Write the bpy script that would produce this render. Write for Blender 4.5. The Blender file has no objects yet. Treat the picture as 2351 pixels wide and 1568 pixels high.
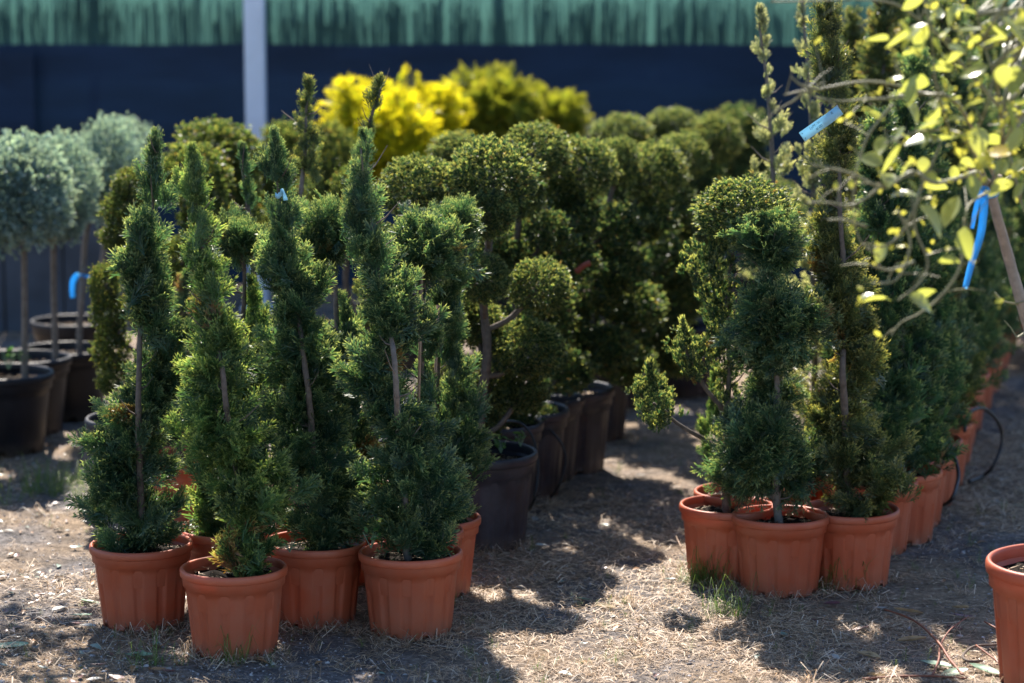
import bpy, math, random
import numpy as np
from mathutils import Vector, noise
random.seed(7); rng = np.random.default_rng(7)
S = bpy.context.scene
COL = S.collection
R = math.radians

# ---------------------------------------------------------------- camera, sky, sun, exposure
F = 85/36*2351.0            # focal length in units of a 2351-wide picture
PITCH = R(8.34); EYE = 1.85
cam = bpy.data.cameras.new('camera'); camo = bpy.data.objects.new('camera', cam); COL.objects.link(camo)
camo.location = (0, 0, EYE); camo.rotation_euler = (R(90)-PITCH, 0, 0)
cam.lens = 85; cam.sensor_width = 36; cam.clip_start = .1; cam.clip_end = 400
cam.dof.use_dof = True; cam.dof.focus_distance = 7.0; cam.dof.aperture_fstop = 2.1
S.camera = camo
SUN_EL, SUN_AZ = R(50), R(-7)      # the sun stands behind the plants, a little to the left
w = bpy.data.worlds.new('World'); S.world = w; w.use_nodes = True
nt = w.node_tree; bg = nt.nodes['Background']; sky = nt.nodes.new('ShaderNodeTexSky')
sky.sky_type = 'NISHITA'; sky.sun_disc = False; sky.sun_elevation = SUN_EL; sky.sun_rotation = SUN_AZ; sky.ozone_density = 4.; sky.dust_density = .3
nt.links.new(sky.outputs[0], bg.inputs[0]); bg.inputs[1].default_value = .088
sl = bpy.data.lights.new('sun', 'SUN'); sl.energy = 5.0; sl.angle = R(.53); sl.color = (1, .92, .82)
so = bpy.data.objects.new('sun', sl); COL.objects.link(so)
sd = Vector((math.sin(SUN_AZ)*math.cos(SUN_EL), math.cos(SUN_AZ)*math.cos(SUN_EL), math.sin(SUN_EL)))
so.rotation_euler = sd.to_track_quat('Z', 'Y').to_euler(); so.location = (0, 8, 12)
S.view_settings.view_transform = 'Standard'; S.view_settings.look = 'None'
S.view_settings.gamma = 1; S.view_settings.exposure = 1.7; S.view_settings.use_curve_mapping = False
S.cycles.max_bounces = 8; S.cycles.transmission_bounces = 4; S.cycles.transparent_max_bounces = 8
S.cycles.use_denoising = True

# ---------------------------------------------------------------- measuring
def ray(u, v):
    a = (u-1175.5)/F; b = -(v-784)/F
    return Vector((a, math.cos(PITCH)+b*math.sin(PITCH), -math.sin(PITCH)+b*math.cos(PITCH)))
def at(u, v, Y):            # the point of the sight line (u, v) at distance Y
    d = ray(u, v); t = Y/d.y
    return Vector((d.x*t, Y, EYE+d.z*t))
def gnd(u, v):
    d = ray(u, v); t = -EYE/d.z
    return Vector((d.x*t, d.y*t, 0))
def gx(u, Y, z=.15):         # x of a thing standing at distance Y, seen at u near the ground
    return (u-1175.5)/F*(Y*math.cos(PITCH)+(EYE-z)*math.sin(PITCH))
def mpp(Y): return Y/F*1.006

# ---------------------------------------------------------------- objects
def tag(o, label=None, cat=None, group=None, kind=None):
    if label: o['label'] = label
    if cat: o['category'] = cat
    if group: o['group'] = group
    if kind: o['kind'] = kind
    return o
def thing(name, loc, label, cat, group=None):
    o = bpy.data.objects.new(name, None); COL.objects.link(o); o.location = loc
    o.empty_display_size = .05
    return tag(o, label, cat, group)
def link(name, me, parent=None, loc=(0,0,0), rot=(0,0,0), sc=(1,1,1)):
    o = bpy.data.objects.new(name, me); COL.objects.link(o); o.parent = parent
    o.location = loc; o.rotation_euler = rot; o.scale = sc
    return o
def copy_tree(o, parent=None):
    c = o.copy(); COL.objects.link(c); c.parent = parent
    for ch in list(o.children): copy_tree(ch, c)
    return c
def tri_mesh(name, V, T, mat, attrs=None, smooth=False):
    V = np.asarray(V, dtype=np.float32).reshape(-1, 3); T = np.asarray(T, dtype=np.int32).reshape(-1, 3)
    me = bpy.data.meshes.new(name)
    me.vertices.add(len(V)); me.vertices.foreach_set('co', V.ravel())
    me.loops.add(len(T)*3); me.loops.foreach_set('vertex_index', T.ravel())
    me.polygons.add(len(T)); me.polygons.foreach_set('loop_start', np.arange(0, len(T)*3, 3, dtype=np.int32))
    me.polygons.foreach_set('loop_total', np.full(len(T), 3, dtype=np.int32))
    if smooth: me.polygons.foreach_set('use_smooth', np.ones(len(T), dtype=bool))
    me.update(calc_edges=True)
    for k, a in (attrs or {}).items():
        at_ = me.attributes.new(k, 'FLOAT', 'POINT'); at_.data.foreach_set('value', np.asarray(a, dtype=np.float32))
    me.materials.append(mat)
    return me

class MB:
    """collects shapes, builds one mesh"""
    def __init__(s): s.v = []; s.f = []
    def add(s, vs, fs):
        n = len(s.v); s.v += [tuple(p) for p in vs]; s.f += [tuple(i+n for i in f) for f in fs]
    def box(s, x0, x1, y0, y1, z0, z1):
        s.add([(x0,y0,z0),(x1,y0,z0),(x1,y1,z0),(x0,y1,z0),(x0,y0,z1),(x1,y0,z1),(x1,y1,z1),(x0,y1,z1)],
              [(0,3,2,1),(4,5,6,7),(0,1,5,4),(1,2,6,5),(2,3,7,6),(3,0,4,7)])
    def tube(s, pts, rad, n=7, cap=True, wob=0.):
        pts = [Vector(p) for p in pts]
        if not hasattr(rad, '__len__'): rad = [rad]*len(pts)
        base = len(s.v); t0 = (pts[1]-pts[0]).normalized()
        up = Vector((0,0,1)) if abs(t0.z) < .9 else Vector((1,0,0))
        a = t0.cross(up).normalized()
        for i, p in enumerate(pts):
            t = (pts[min(i+1, len(pts)-1)]-pts[max(i-1, 0)]).normalized()
            a = (a - t*a.dot(t)).normalized(); b = t.cross(a)
            for k in range(n):
                an = 2*math.pi*k/n; r = rad[i]*(1+wob*random.uniform(-1, 1))
                s.v.append(tuple(p + a*math.cos(an)*r + b*math.sin(an)*r))
        for i in range(len(pts)-1):
            for k in range(n):
                k2 = (k+1) % n
                s.f.append((base+i*n+k, base+i*n+k2, base+(i+1)*n+k2, base+(i+1)*n+k))
        if cap:
            s.f.append(tuple(base+k for k in range(n-1, -1, -1)))
            s.f.append(tuple(base+(len(pts)-1)*n+k for k in range(n)))
    def mesh(s, name, mat, smooth=True):
        me = bpy.data.meshes.new(name); me.from_pydata(s.v, [], s.f)
        if smooth: me.polygons.foreach_set('use_smooth', [True]*len(s.f))
        me.materials.append(mat); me.update(); return me

def smooth_path(pts, sub=5):
    pts = [Vector(p) for p in pts]; out = []
    for i in range(len(pts)-1):
        p0 = pts[max(i-1,0)]; p1 = pts[i]; p2 = pts[i+1]; p3 = pts[min(i+2, len(pts)-1)]
        for k in range(sub):
            t = k/sub
            out.append(.5*((2*p1)+(p2-p0)*t+(2*p0-5*p1+4*p2-p3)*t*t+(3*p1-p0-3*p2+p3)*t**3))
    out.append(pts[-1]); return out

# ---------------------------------------------------------------- materials
def newmat(name):
    m = bpy.data.materials.new(name); m.use_nodes = True; n = m.node_tree
    return m, n, n.nodes['Principled BSDF'], n.nodes['Material Output']
def ramp(n, stops, interp='LINEAR'):
    r = n.nodes.new('ShaderNodeValToRGB'); r.color_ramp.interpolation = interp
    e = r.color_ramp.elements
    while len(e) < len(stops): e.new(.5)
    for i, (p, c) in enumerate(stops): e[i].position = p; e[i].color = (*c, 1)
    return r
def nz(n, scale, detail=4, vec=None, rough=.6):
    t = n.nodes.new('ShaderNodeTexNoise'); t.inputs['Scale'].default_value = scale
    t.inputs['Detail'].default_value = detail; t.inputs['Roughness'].default_value = rough
    if vec: n.links.new(vec, t.inputs['Vector'])
    return t
def mixrgb(n, a, b, fac, mode='MIX'):
    m = n.nodes.new('ShaderNodeMix'); m.data_type = 'RGBA'; m.blend_type = mode
    for sock, val in ((m.inputs[0], fac), (m.inputs[6], a), (m.inputs[7], b)):
        if hasattr(val, 'links'): n.links.new(val, sock)
        elif isinstance(val, tuple): sock.default_value = (*val, 1)
        else: sock.default_value = val
    return m.outputs[2]
def bump(n, p, h, strength=.3, dist=.01):
    b = n.nodes.new('ShaderNodeBump'); b.inputs['Strength'].default_value = strength; b.inputs['Distance'].default_value = dist
    n.links.new(h, b.inputs['Height']); n.links.new(b.outputs[0], p.inputs['Normal'])

def foliage_mat(name, dark, mid, tip, trans=.45, rough=.42, brown=.04, tipst=.5):
    m, n, p, out = newmat(name)
    ti = n.nodes.new('ShaderNodeAttribute'); ti.attribute_name = 'tint'
    tp = n.nodes.new('ShaderNodeAttribute'); tp.attribute_name = 'tip'
    base = ramp(n, [(0, dark), (.75, mid), (1-brown, mid), (1, (.16, .09, .04))]); n.links.new(ti.outputs['Fac'], base.inputs[0])
    tr = ramp(n, [(tipst, (0,0,0)), (1, (1,1,1))]); n.links.new(tp.outputs['Fac'], tr.inputs[0])
    big = nz(n, 7, 2); bc = n.nodes.new('ShaderNodeTexCoord'); n.links.new(bc.outputs['Object'], big.inputs['Vector'])
    c = mixrgb(n, base.outputs[0], tip, tr.outputs[0])
    hs = n.nodes.new('ShaderNodeHueSaturation'); n.links.new(c, hs.inputs['Color'])
    mr = n.nodes.new('ShaderNodeMapRange'); mr.inputs[1].default_value = .3; mr.inputs[2].default_value = .7
    mr.inputs[3].default_value = .72; mr.inputs[4].default_value = 1.3
    n.links.new(big.outputs[0], mr.inputs[0]); n.links.new(mr.outputs[0], hs.inputs['Value'])
    n.links.new(hs.outputs[0], p.inputs['Base Color'])
    p.inputs['Roughness'].default_value = rough; p.inputs['Specular IOR Level'].default_value = .45
    t = n.nodes.new('ShaderNodeBsdfTranslucent')
    tc = mixrgb(n, hs.outputs[0], (1.9, 1.8, .85), 1., 'MULTIPLY'); n.links.new(tc, t.inputs[0])
    mx = n.nodes.new('ShaderNodeMixShader'); mx.inputs[0].default_value = trans
    n.links.new(p.outputs[0], mx.inputs[1]); n.links.new(t.outputs[0], mx.inputs[2]); n.links.new(mx.outputs[0], out.inputs[0])
    return m
M = {}
M['juniper'] = foliage_mat('juniper_green', (.016,.044,.030), (.050,.108,.060), (.34,.38,.17), brown=.02, trans=.45, tipst=.6)
M['juniper_light'] = foliage_mat('juniper_light_green', (.018,.050,.027), (.066,.130,.050), (.38,.43,.15), brown=.02, trans=.48, tipst=.58)
M['bronze'] = foliage_mat('bronze_green', (.030,.054,.030), (.072,.100,.045), (.40,.36,.12), brown=.07, trans=.42, tipst=.6)
M['topiary'] = foliage_mat('clipped_thuja', (.013,.038,.028), (.036,.084,.045), (.50,.49,.19), brown=.04, tipst=.55, trans=.56)
M['olive'] = foliage_mat('clipped_olive_green', (.026,.054,.024), (.070,.110,.040), (.60,.52,.16), brown=.03, tipst=.6, trans=.55)
M['golden'] = foliage_mat('golden_thuja', (.13,.16,.012), (.22,.29,.018), (.66,.55,.022), trans=.5, brown=.01, tipst=.2)
M['lime'] = foliage_mat('yellow_green_thuja', (.05,.08,.015), (.13,.17,.022), (.38,.36,.045), trans=.45, brown=.02, tipst=.4)
M['silver'] = foliage_mat('silver_blue', (.06,.115,.15), (.15,.25,.31), (.46,.56,.54), trans=.35, rough=.5, brown=.02, tipst=.4)
M['silvertop'] = foliage_mat('silvered_juniper', (.08,.11,.07), (.17,.21,.12), (.52,.51,.38), trans=.4, rough=.3, brown=.12, tipst=.3)

def simple(name, col, rough=.6, scale=20, var=.35, bumpst=.3, bdist=.004, spec=.4, col2=None, trans=0):
    m, n, p, out = newmat(name)
    tc = n.nodes.new('ShaderNodeTexCoord'); t = nz(n, scale, 5, tc.outputs['Object'])
    d = col2 or tuple(c*(1-var) for c in col)
    r = ramp(n, [(.3, d), (.7, col)]); n.links.new(t.outputs[0], r.inputs[0]); n.links.new(r.outputs[0], p.inputs['Base Color'])
    p.inputs['Roughness'].default_value = rough; p.inputs['Specular IOR Level'].default_value = spec
    if bumpst: bump(n, p, t.outputs[0], bumpst, bdist)
    if trans:
        tb = n.nodes.new('ShaderNodeBsdfTranslucent'); n.links.new(r.outputs[0], tb.inputs[0])
        mx = n.nodes.new('ShaderNodeMixShader'); mx.inputs[0].default_value = trans
        n.links.new(p.outputs[0], mx.inputs[1]); n.links.new(tb.outputs[0], mx.inputs[2]); n.links.new(mx.outputs[0], out.inputs[0])
    return m
def pot_mat(name, col, dust, scuff, rough, trans):
    m, n, p, out = newmat(name)
    tc = n.nodes.new('ShaderNodeTexCoord'); oi = n.nodes.new('ShaderNodeObjectInfo')
    ad = n.nodes.new('ShaderNodeVectorMath'); ad.operation = 'ADD'
    n.links.new(tc.outputs['Object'], ad.inputs[0])
    sc = n.nodes.new('ShaderNodeVectorMath'); sc.operation = 'SCALE'; sc.inputs[0].default_value = (9, 5, 7)
    n.links.new(oi.outputs['Random'], sc.inputs['Scale']); n.links.new(sc.outputs[0], ad.inputs[1])
    a = nz(n, 9, 6, ad.outputs[0], .65); b = nz(n, 60, 3, ad.outputs[0])
    mp = n.nodes.new('ShaderNodeMapping'); mp.inputs['Scale'].default_value = (40, 40, 5); n.links.new(ad.outputs[0], mp.inputs[0])
    st = nz(n, 1, 4, mp.outputs[0])
    r = ramp(n, [(.40, (0,0,0)), (.72, (.62,.62,.62))]); n.links.new(a.outputs[0], r.inputs[0])
    c = mixrgb(n, col, dust, r.outputs[0])
    r2 = ramp(n, [(.60, (0,0,0)), (.72, (.35,.35,.35))]); n.links.new(st.outputs[0], r2.inputs[0])
    c = mixrgb(n, c, scuff, r2.outputs[0])
    # splashed soil near the foot
    sx = n.nodes.new('ShaderNodeSeparateXYZ'); n.links.new(tc.outputs['Object'], sx.inputs[0])
    mr = n.nodes.new('ShaderNodeMapRange'); mr.inputs[1].default_value = .0; mr.inputs[2].default_value = .06
    mr.inputs[3].default_value = .75; mr.inputs[4].default_value = 0; n.links.new(sx.outputs[2], mr.inputs[0])
    mu = n.nodes.new('ShaderNodeMath'); mu.operation = 'MULTIPLY'; n.links.new(mr.outputs[0], mu.inputs[0]); n.links.new(b.outputs[0], mu.inputs[1])
    c = mixrgb(n, c, (.16,.11,.07), mu.outputs[0])
    hv = n.nodes.new('ShaderNodeHueSaturation'); n.links.new(c, hv.inputs['Color'])
    m3 = n.nodes.new('ShaderNodeMapRange'); m3.inputs[3].default_value = .85; m3.inputs[4].default_value = 1.12
    n.links.new(oi.outputs['Random'], m3.inputs[0]); n.links.new(m3.outputs[0], hv.inputs['Value'])
    n.links.new(hv.outputs[0], p.inputs['Base Color'])
    rr = n.nodes.new('ShaderNodeMapRange'); rr.inputs[3].default_value = rough-.1; rr.inputs[4].default_value = rough+.2
    n.links.new(a.outputs[0], rr.inputs[0]); n.links.new(rr.outputs[0], p.inputs['Roughness'])
    p.inputs['Specular IOR Level'].default_value = .5 if col[0] > .1 else .28
    bump(n, p, b.outputs[0], .12, .002)
    tb = n.nodes.new('ShaderNodeBsdfTranslucent'); tb.inputs[0].default_value = (*[min(1, x*1.6) for x in col], 1)
    mx = n.nodes.new('ShaderNodeMixShader'); mx.inputs[0].default_value = trans
    n.links.new(p.outputs[0], mx.inputs[1]); n.links.new(tb.outputs[0], mx.inputs[2]); n.links.new(mx.outputs[0], out.inputs[0])
    return m
M['terracotta'] = pot_mat('terracotta_plastic', (.42,.088,.036), (.43,.15,.085), (.25,.052,.022), .42, .18)
M['blackpot'] = pot_mat('black_plastic', (.017,.017,.023), (.062,.062,.076), (.04,.04,.048), .42, 0)
M['blacktub'] = pot_mat('black_tub_plastic', (.007,.007,.010), (.02,.02,.025), (.02,.02,.022), .42, 0)
M['bark'] = simple('bark', (.13,.10,.08), .85, 45, .55, .6, .006)
M['bark_pale'] = simple('pale_bark', (.19,.155,.13), .8, 40, .5, .6, .005)
M['lemon_bark'] = simple('lemon_bark', (.34,.26,.20), .7, 35, .45, .5, .004)
M['lemon_twig'] = simple('lemon_twig', (.24,.22,.11), .5, 30, .4, .2, .002)
M['soil'] = simple('potting_soil', (.016,.012,.009), .95, 90, .6, .8, .01, spec=.08)
M['stake'] = simple('bamboo_stake', (.33,.21,.13), .6, 30, .35, .2, .002)
M['redtwig'] = simple('red_twig', (.22,.07,.035), .6, 60, .4, .5, .003)
M['dryleaf'] = simple('dry_leaf', (.46,.33,.18), .7, 25, .5, .4, .003, trans=.25)
M['duskleaf'] = simple('purple_brown_leaf', (.13,.055,.06), .5, 25, .4, .3, .003)
M['greenleaf'] = simple('pale_green_leaf', (.22,.34,.22), .4, 18, .3, .2, .003, trans=.2)
M['tube'] = simple('black_tube', (.015,.015,.017), .4, 30, .2, 0)
M['ribbon'] = simple('blue_ribbon', (.10,.50,.88), .3, 8, .25, .1, .002, trans=.6)
M['tagplastic'] = simple('pale_blue_plastic', (.42,.72,.85), .35, 12, .15, .1, .002, trans=.4)
M['ink'] = simple('grey_ink', (.06,.14,.22), .7, 12, .2, 0)
M['white_post'] = simple('white_painted_metal', (.60,.67,.80), .5, 3, .2, .1)
M['concrete'] = simple('weathered_concrete', (.06,.075,.10), .9, 3.5, .5, .4, .01)
M['darkpost'] = simple('dark_post', (.02,.03,.05), .6, 4, .3, 0)
M['reed'] = simple('reed', (.05,.05,.045), .8, 4, .5, 0)
M['redlabel'] = simple('red_label', (.24,.06,.045), .5, 20, .2, 0)
M['blossom'] = simple('young_yellow_leaf', (.62,.58,.08), .4, 20, .25, 0, trans=.5)

def net_mat(name, col, trans, tcol, thread=.0, hole=.0):
    m, n, p, out = newmat(name)
    tc = n.nodes.new('ShaderNodeTexCoord')
    mp = n.nodes.new('ShaderNodeMapping'); mp.inputs['Scale'].default_value = (.6, 1, 3); n.links.new(tc.outputs['Object'], mp.inputs[0])
    t = nz(n, 1.5, 5, mp.outputs[0]); r = ramp(n, [(.3, tuple(c*.6 for c in col)), (.72, tuple(min(1, c*1.35) for c in col))])
    n.links.new(t.outputs[0], r.inputs[0]); n.links.new(r.outputs[0], p.inputs['Base Color'])
    p.inputs['Roughness'].default_value = .7; p.inputs['Specular IOR Level'].default_value = .2
    tb = n.nodes.new('ShaderNodeBsdfTranslucent'); tb.inputs[0].default_value = (*tcol, 1)
    mx = n.nodes.new('ShaderNodeMixShader'); mx.inputs[0].default_value = trans
    n.links.new(p.outputs[0], mx.inputs[1]); n.links.new(tb.outputs[0], mx.inputs[2])
    tr = n.nodes.new('ShaderNodeBsdfTransparent'); tr.inputs[0].default_value = (*[min(1, c*1.5+.2) for c in tcol], 1)
    m2 = n.nodes.new('ShaderNodeMixShader'); m2.inputs[0].default_value = hole
    n.links.new(mx.outputs[0], m2.inputs[1]); n.links.new(tr.outputs[0], m2.inputs[2]); n.links.new(m2.outputs[0], out.inputs[0])
    return m
M['darknet'] = net_mat('sky_tinted_black_net', (.009,.022,.050), .03, (.01,.03,.06))  # black net; the blue of reflected sky is put into its colour
M['greennet'] = net_mat('green_shade_net', (.035,.085,.078), .45, (.062,.155,.135))

def straw_mat():
    m, n, p, out = newmat('dry_grass')
    ti = n.nodes.new('ShaderNodeAttribute'); ti.attribute_name = 'tint'
    r = ramp(n, [(0, (.09,.06,.04)), (.35, (.30,.20,.12)), (.65, (.54,.39,.25)), (.88, (.70,.58,.44)), (.95, (.46,.43,.40)), (1, (.13,.20,.05))])
    n.links.new(ti.outputs['Fac'], r.inputs[0]); n.links.new(r.outputs[0], p.inputs['Base Color'])
    p.inputs['Roughness'].default_value = .55; p.inputs['Specular IOR Level'].default_value = .35
    t = n.nodes.new('ShaderNodeBsdfTranslucent'); n.links.new(r.outputs[0], t.inputs[0])
    mx = n.nodes.new('ShaderNodeMixShader'); mx.inputs[0].default_value = .25
    n.links.new(p.outputs[0], mx.inputs[1]); n.links.new(t.outputs[0], mx.inputs[2]); n.links.new(mx.outputs[0], out.inputs[0])
    return m
M['straw'] = straw_mat()
def tint_mat(name, stops, rough=.5, trans=.15, spec=.5):
    m, n, p, out = newmat(name)
    ti = n.nodes.new('ShaderNodeAttribute'); ti.attribute_name = 'tint'
    r = ramp(n, stops, 'CONSTANT' if len(stops) > 4 else 'LINEAR'); n.links.new(ti.outputs['Fac'], r.inputs[0]); n.links.new(r.outputs[0], p.inputs['Base Color'])
    p.inputs['Roughness'].default_value = rough; p.inputs['Specular IOR Level'].default_value = spec
    t = n.nodes.new('ShaderNodeBsdfTranslucent'); n.links.new(r.outputs[0], t.inputs[0])
    mx = n.nodes.new('ShaderNodeMixShader'); mx.inputs[0].default_value = trans
    n.links.new(p.outputs[0], mx.inputs[1]); n.links.new(t.outputs[0], mx.inputs[2]); n.links.new(mx.outputs[0], out.inputs[0])
    return m
M['litter'] = tint_mat('leaf_litter', [(0, (.12,.05,.045)), (.25, (.20,.12,.09)), (.45, (.22,.17,.14)), (.6, (.13,.20,.16)), (.72, (.27,.27,.25)), (.80, (.26,.14,.06)), (.94, (.09,.07,.05))], .38, .12, .6)
M['grass'] = tint_mat('green_grass', [(0, (.05,.12,.02)), (1, (.20,.27,.05))], .5, .4)
M['gravel'] = tint_mat('gravel_stones', [(0, (.10,.09,.09)), (.6, (.26,.24,.24)), (1, (.48,.46,.45))], .75, 0, .3)

def ground_mat():
    m, n, p, out = newmat('nursery_ground')
    g = n.nodes.new('ShaderNodeNewGeometry')
    a = nz(n, 1.1, 5, g.outputs['Position']); b = nz(n, 55, 5, g.outputs['Position'], .7); c = nz(n, 9, 6, g.outputs['Position'], .7)
    r1 = ramp(n, [(.3, (.09,.065,.048)), (.55, (.27,.20,.135)), (.75, (.46,.36,.26))]); n.links.new(b.outputs[0], r1.inputs[0])
    r2 = ramp(n, [(.3, (.05,.045,.045)), (.6, (.17,.155,.15)), (.78, (.40,.37,.36))]); n.links.new(b.outputs[0], r2.inputs[0])
    f = ramp(n, [(.42, (0,0,0)), (.58, (1,1,1))]); n.links.new(a.outputs[0], f.inputs[0])
    k = mixrgb(n, r1.outputs[0], r2.outputs[0], f.outputs[0])
    r3 = ramp(n, [(.35, (.55,.55,.55)), (.65, (1.2,1.2,1.2))]); n.links.new(c.outputs[0], r3.inputs[0])
    k = mixrgb(n, k, r3.outputs[0], 1., 'MULTIPLY'); n.links.new(k, p.inputs['Base Color'])
    p.inputs['Roughness'].default_value = .92; p.inputs['Specular IOR Level'].default_value = .15; bump(n, p, b.outputs[0], .9, .02)
    return m
M['ground'] = ground_mat()

# ---------------------------------------------------------------- ground
def axis(fine0, fine1, step, lo, hi):
    a = list(np.arange(fine0, fine1+1e-6, step)); s = step; x = fine0
    while x > lo: s *= 1.5; x -= s; a.insert(0, max(x, lo))
    s = step; x = fine1
    while x < hi: s *= 1.5; x += s; a.append(min(x, hi))
    return a
def gz(x, y):
    if abs(x) > 6 or y < 4 or y > 14: return 0.
    return .009*noise.noise(Vector((x*2.3, y*2.3, 0))) + .005*noise.noise(Vector((x*9, y*9, 3)))-.003
xs = axis(-3.2, 3.2, .05, -60, 60); ys = axis(5, 12.5, .05, -40, 90)
GV = [(x, y, gz(x, y)) for y in ys for x in xs]; nx = len(xs)
GF = [(j*nx+i, j*nx+i+1, (j+1)*nx+i+1, (j+1)*nx+i) for j in range(len(ys)-1) for i in range(nx-1)]
me = bpy.data.meshes.new('ground'); me.from_pydata(GV, [], GF); me.polygons.foreach_set('use_smooth', [True]*len(GF)); me.materials.append(M['ground'])
tag(link('ground', me), kind='structure')

# ---------------------------------------------------------------- spray templates: (verts, tris, tip)
def twig(V, T, tip, p, d, L, wd, roll, t0, t1):
    d = d/np.linalg.norm(d); z = np.array([0, 0, 1.]); s = np.cross(d, z); s /= np.linalg.norm(s)+1e-9
    s = s*math.cos(roll) + z*math.sin(roll); n = len(V)
    V += [p, p+d*L*.55+s*wd/2, p+d*L*.55-s*wd/2, p+d*L]
    T += [(n, n+1, n+2), (n+2, n+1, n+3)]; tip += [t0, (t0+t1)/2, (t0+t1)/2, t1]
def spray(nside, nsub, wd, seed, spread=42, bushy=.12):
    r = np.random.default_rng(seed); V = []; T = []; tip = []
    curve = r.uniform(-.15, .15); droop = r.uniform(-.1, .18)
    def ax(t): return np.array([curve*t*t, t, droop*t*t])
    for k in range(3):
        a, b = ax(k/3), ax((k+1)/3); twig(V, T, tip, a, b-a, np.linalg.norm(b-a)*1.25, wd*1.1, r.uniform(-.6, .6), k/3*.6, (k+1)/3)
    for i in range(nside):
        t = .06+.84*i/nside+r.uniform(-.02, .02); sd_ = 1 if i % 2 else -1
        L = (.52*(1-t)**.7+.12)*r.uniform(.75, 1.15); an = R(spread+r.uniform(-10, 10))
        d = np.array([sd_*math.sin(an), math.cos(an), r.normal(0, bushy)]); p = ax(t)
        twig(V, T, tip, p, d, L, wd, r.uniform(-.7, .7), t*.5, .55+.45*t)
        for j in range(nsub):
            tt = .25+.6*j/max(1, nsub); s2 = 1 if (j+i) % 2 else -1; a2 = R(38+r.uniform(-8, 8))*s2
            d2 = np.array([d[0]*math.cos(a2)-d[1]*math.sin(a2), d[0]*math.sin(a2)+d[1]*math.cos(a2), d[2]+r.normal(0, bushy)])
            twig(V, T, tip, p+d*L*tt, d2, L*(.55-.3*tt)*r.uniform(.8, 1.2), wd*.9, r.uniform(-.8, .8), .3+t*.3, .75+.25*t)
    return np.array(V), np.array(T), np.array(tip)
def tuftspray(ntw, wd, seed, open_=.5):       # short clipped shoot with many stubs
    r = np.random.default_rng(seed); V = []; T = []; tip = []
    for i in range(ntw):
        t = r.uniform(0, .55); L = r.uniform(.35, .55)*(1.25-t*.5)
        a = r.uniform(0, 2*math.pi); o = open_*r.uniform(.3, 1.1)
        d = np.array([math.cos(a)*o, 1, math.sin(a)*o]); twig(V, T, tip, np.array([0, t*.8, 0.]), d, L, wd*r.uniform(.8, 1.2), r.uniform(-1.5, 1.5), t, .55+.45*r.random())
    return np.array(V), np.array(T), np.array(tip)
SP_H = [spray(10, 2, .050, s, spread=33, bushy=.10) for s in range(5)]
SP_M = [spray(9, 1, .066, 20+s, spread=35) for s in range(4)]
SP_L = [spray(7, 0, .09, 40+s) for s in range(4)]
TU_H = [tuftspray(10, .10, 60+s) for s in range(5)]
TU_L = [tuftspray(6, .17, 80+s) for s in range(4)]
SP_SPIKE = [spray(12, 1, .05, 100+s, spread=26, bushy=.2) for s in range(4)]

def scatter(tpl, P, D, L, rollax=None, tint=None):
    P = np.asarray(P); D = np.asarray(D, float); n = len(P)
    D /= np.linalg.norm(D, axis=1, keepdims=True)
    A = rng.normal(size=(n, 3)) if rollax is None else rollax
    X = np.cross(D, A); X /= np.linalg.norm(X, axis=1, keepdims=True)+1e-9; Z = np.cross(X, D)
    L = np.broadcast_to(np.asarray(L, float), (n,)); tint = rng.random(n) if tint is None else tint
    which = rng.integers(0, len(tpl), n); Vs = []; Ts = []; tips = []; tn = []; off = 0
    for k, (tv, tt, tp) in enumerate(tpl):
        ids = np.nonzero(which == k)[0]
        if not len(ids): continue
        fl = np.where(rng.random(len(ids)) < .5, -1., 1.)
        W = (tv[None, :, 0, None]*fl[:, None, None])*X[ids][:, None, :] + tv[None, :, 1, None]*D[ids][:, None, :] + tv[None, :, 2, None]*Z[ids][:, None, :]
        W = W*L[ids][:, None, None] + P[ids][:, None, :]
        Vs.append(W.reshape(-1, 3)); m = len(tv)
        Ts.append((tt[None]+(np.arange(len(ids))*m)[:, None, None]+off).reshape(-1, 3)); off += m*len(ids)
        tips.append(np.tile(tp, len(ids))); tn.append(np.repeat(tint[ids], m))
    return np.concatenate(Vs), np.concatenate(Ts), dict(tip=np.concatenate(tips), tint=np.concatenate(tn))
def lump(P, sc, seed):
    return np.array([noise.noise(Vector((p[0]*sc+seed, p[1]*sc, p[2]*sc))) for p in P])

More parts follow.
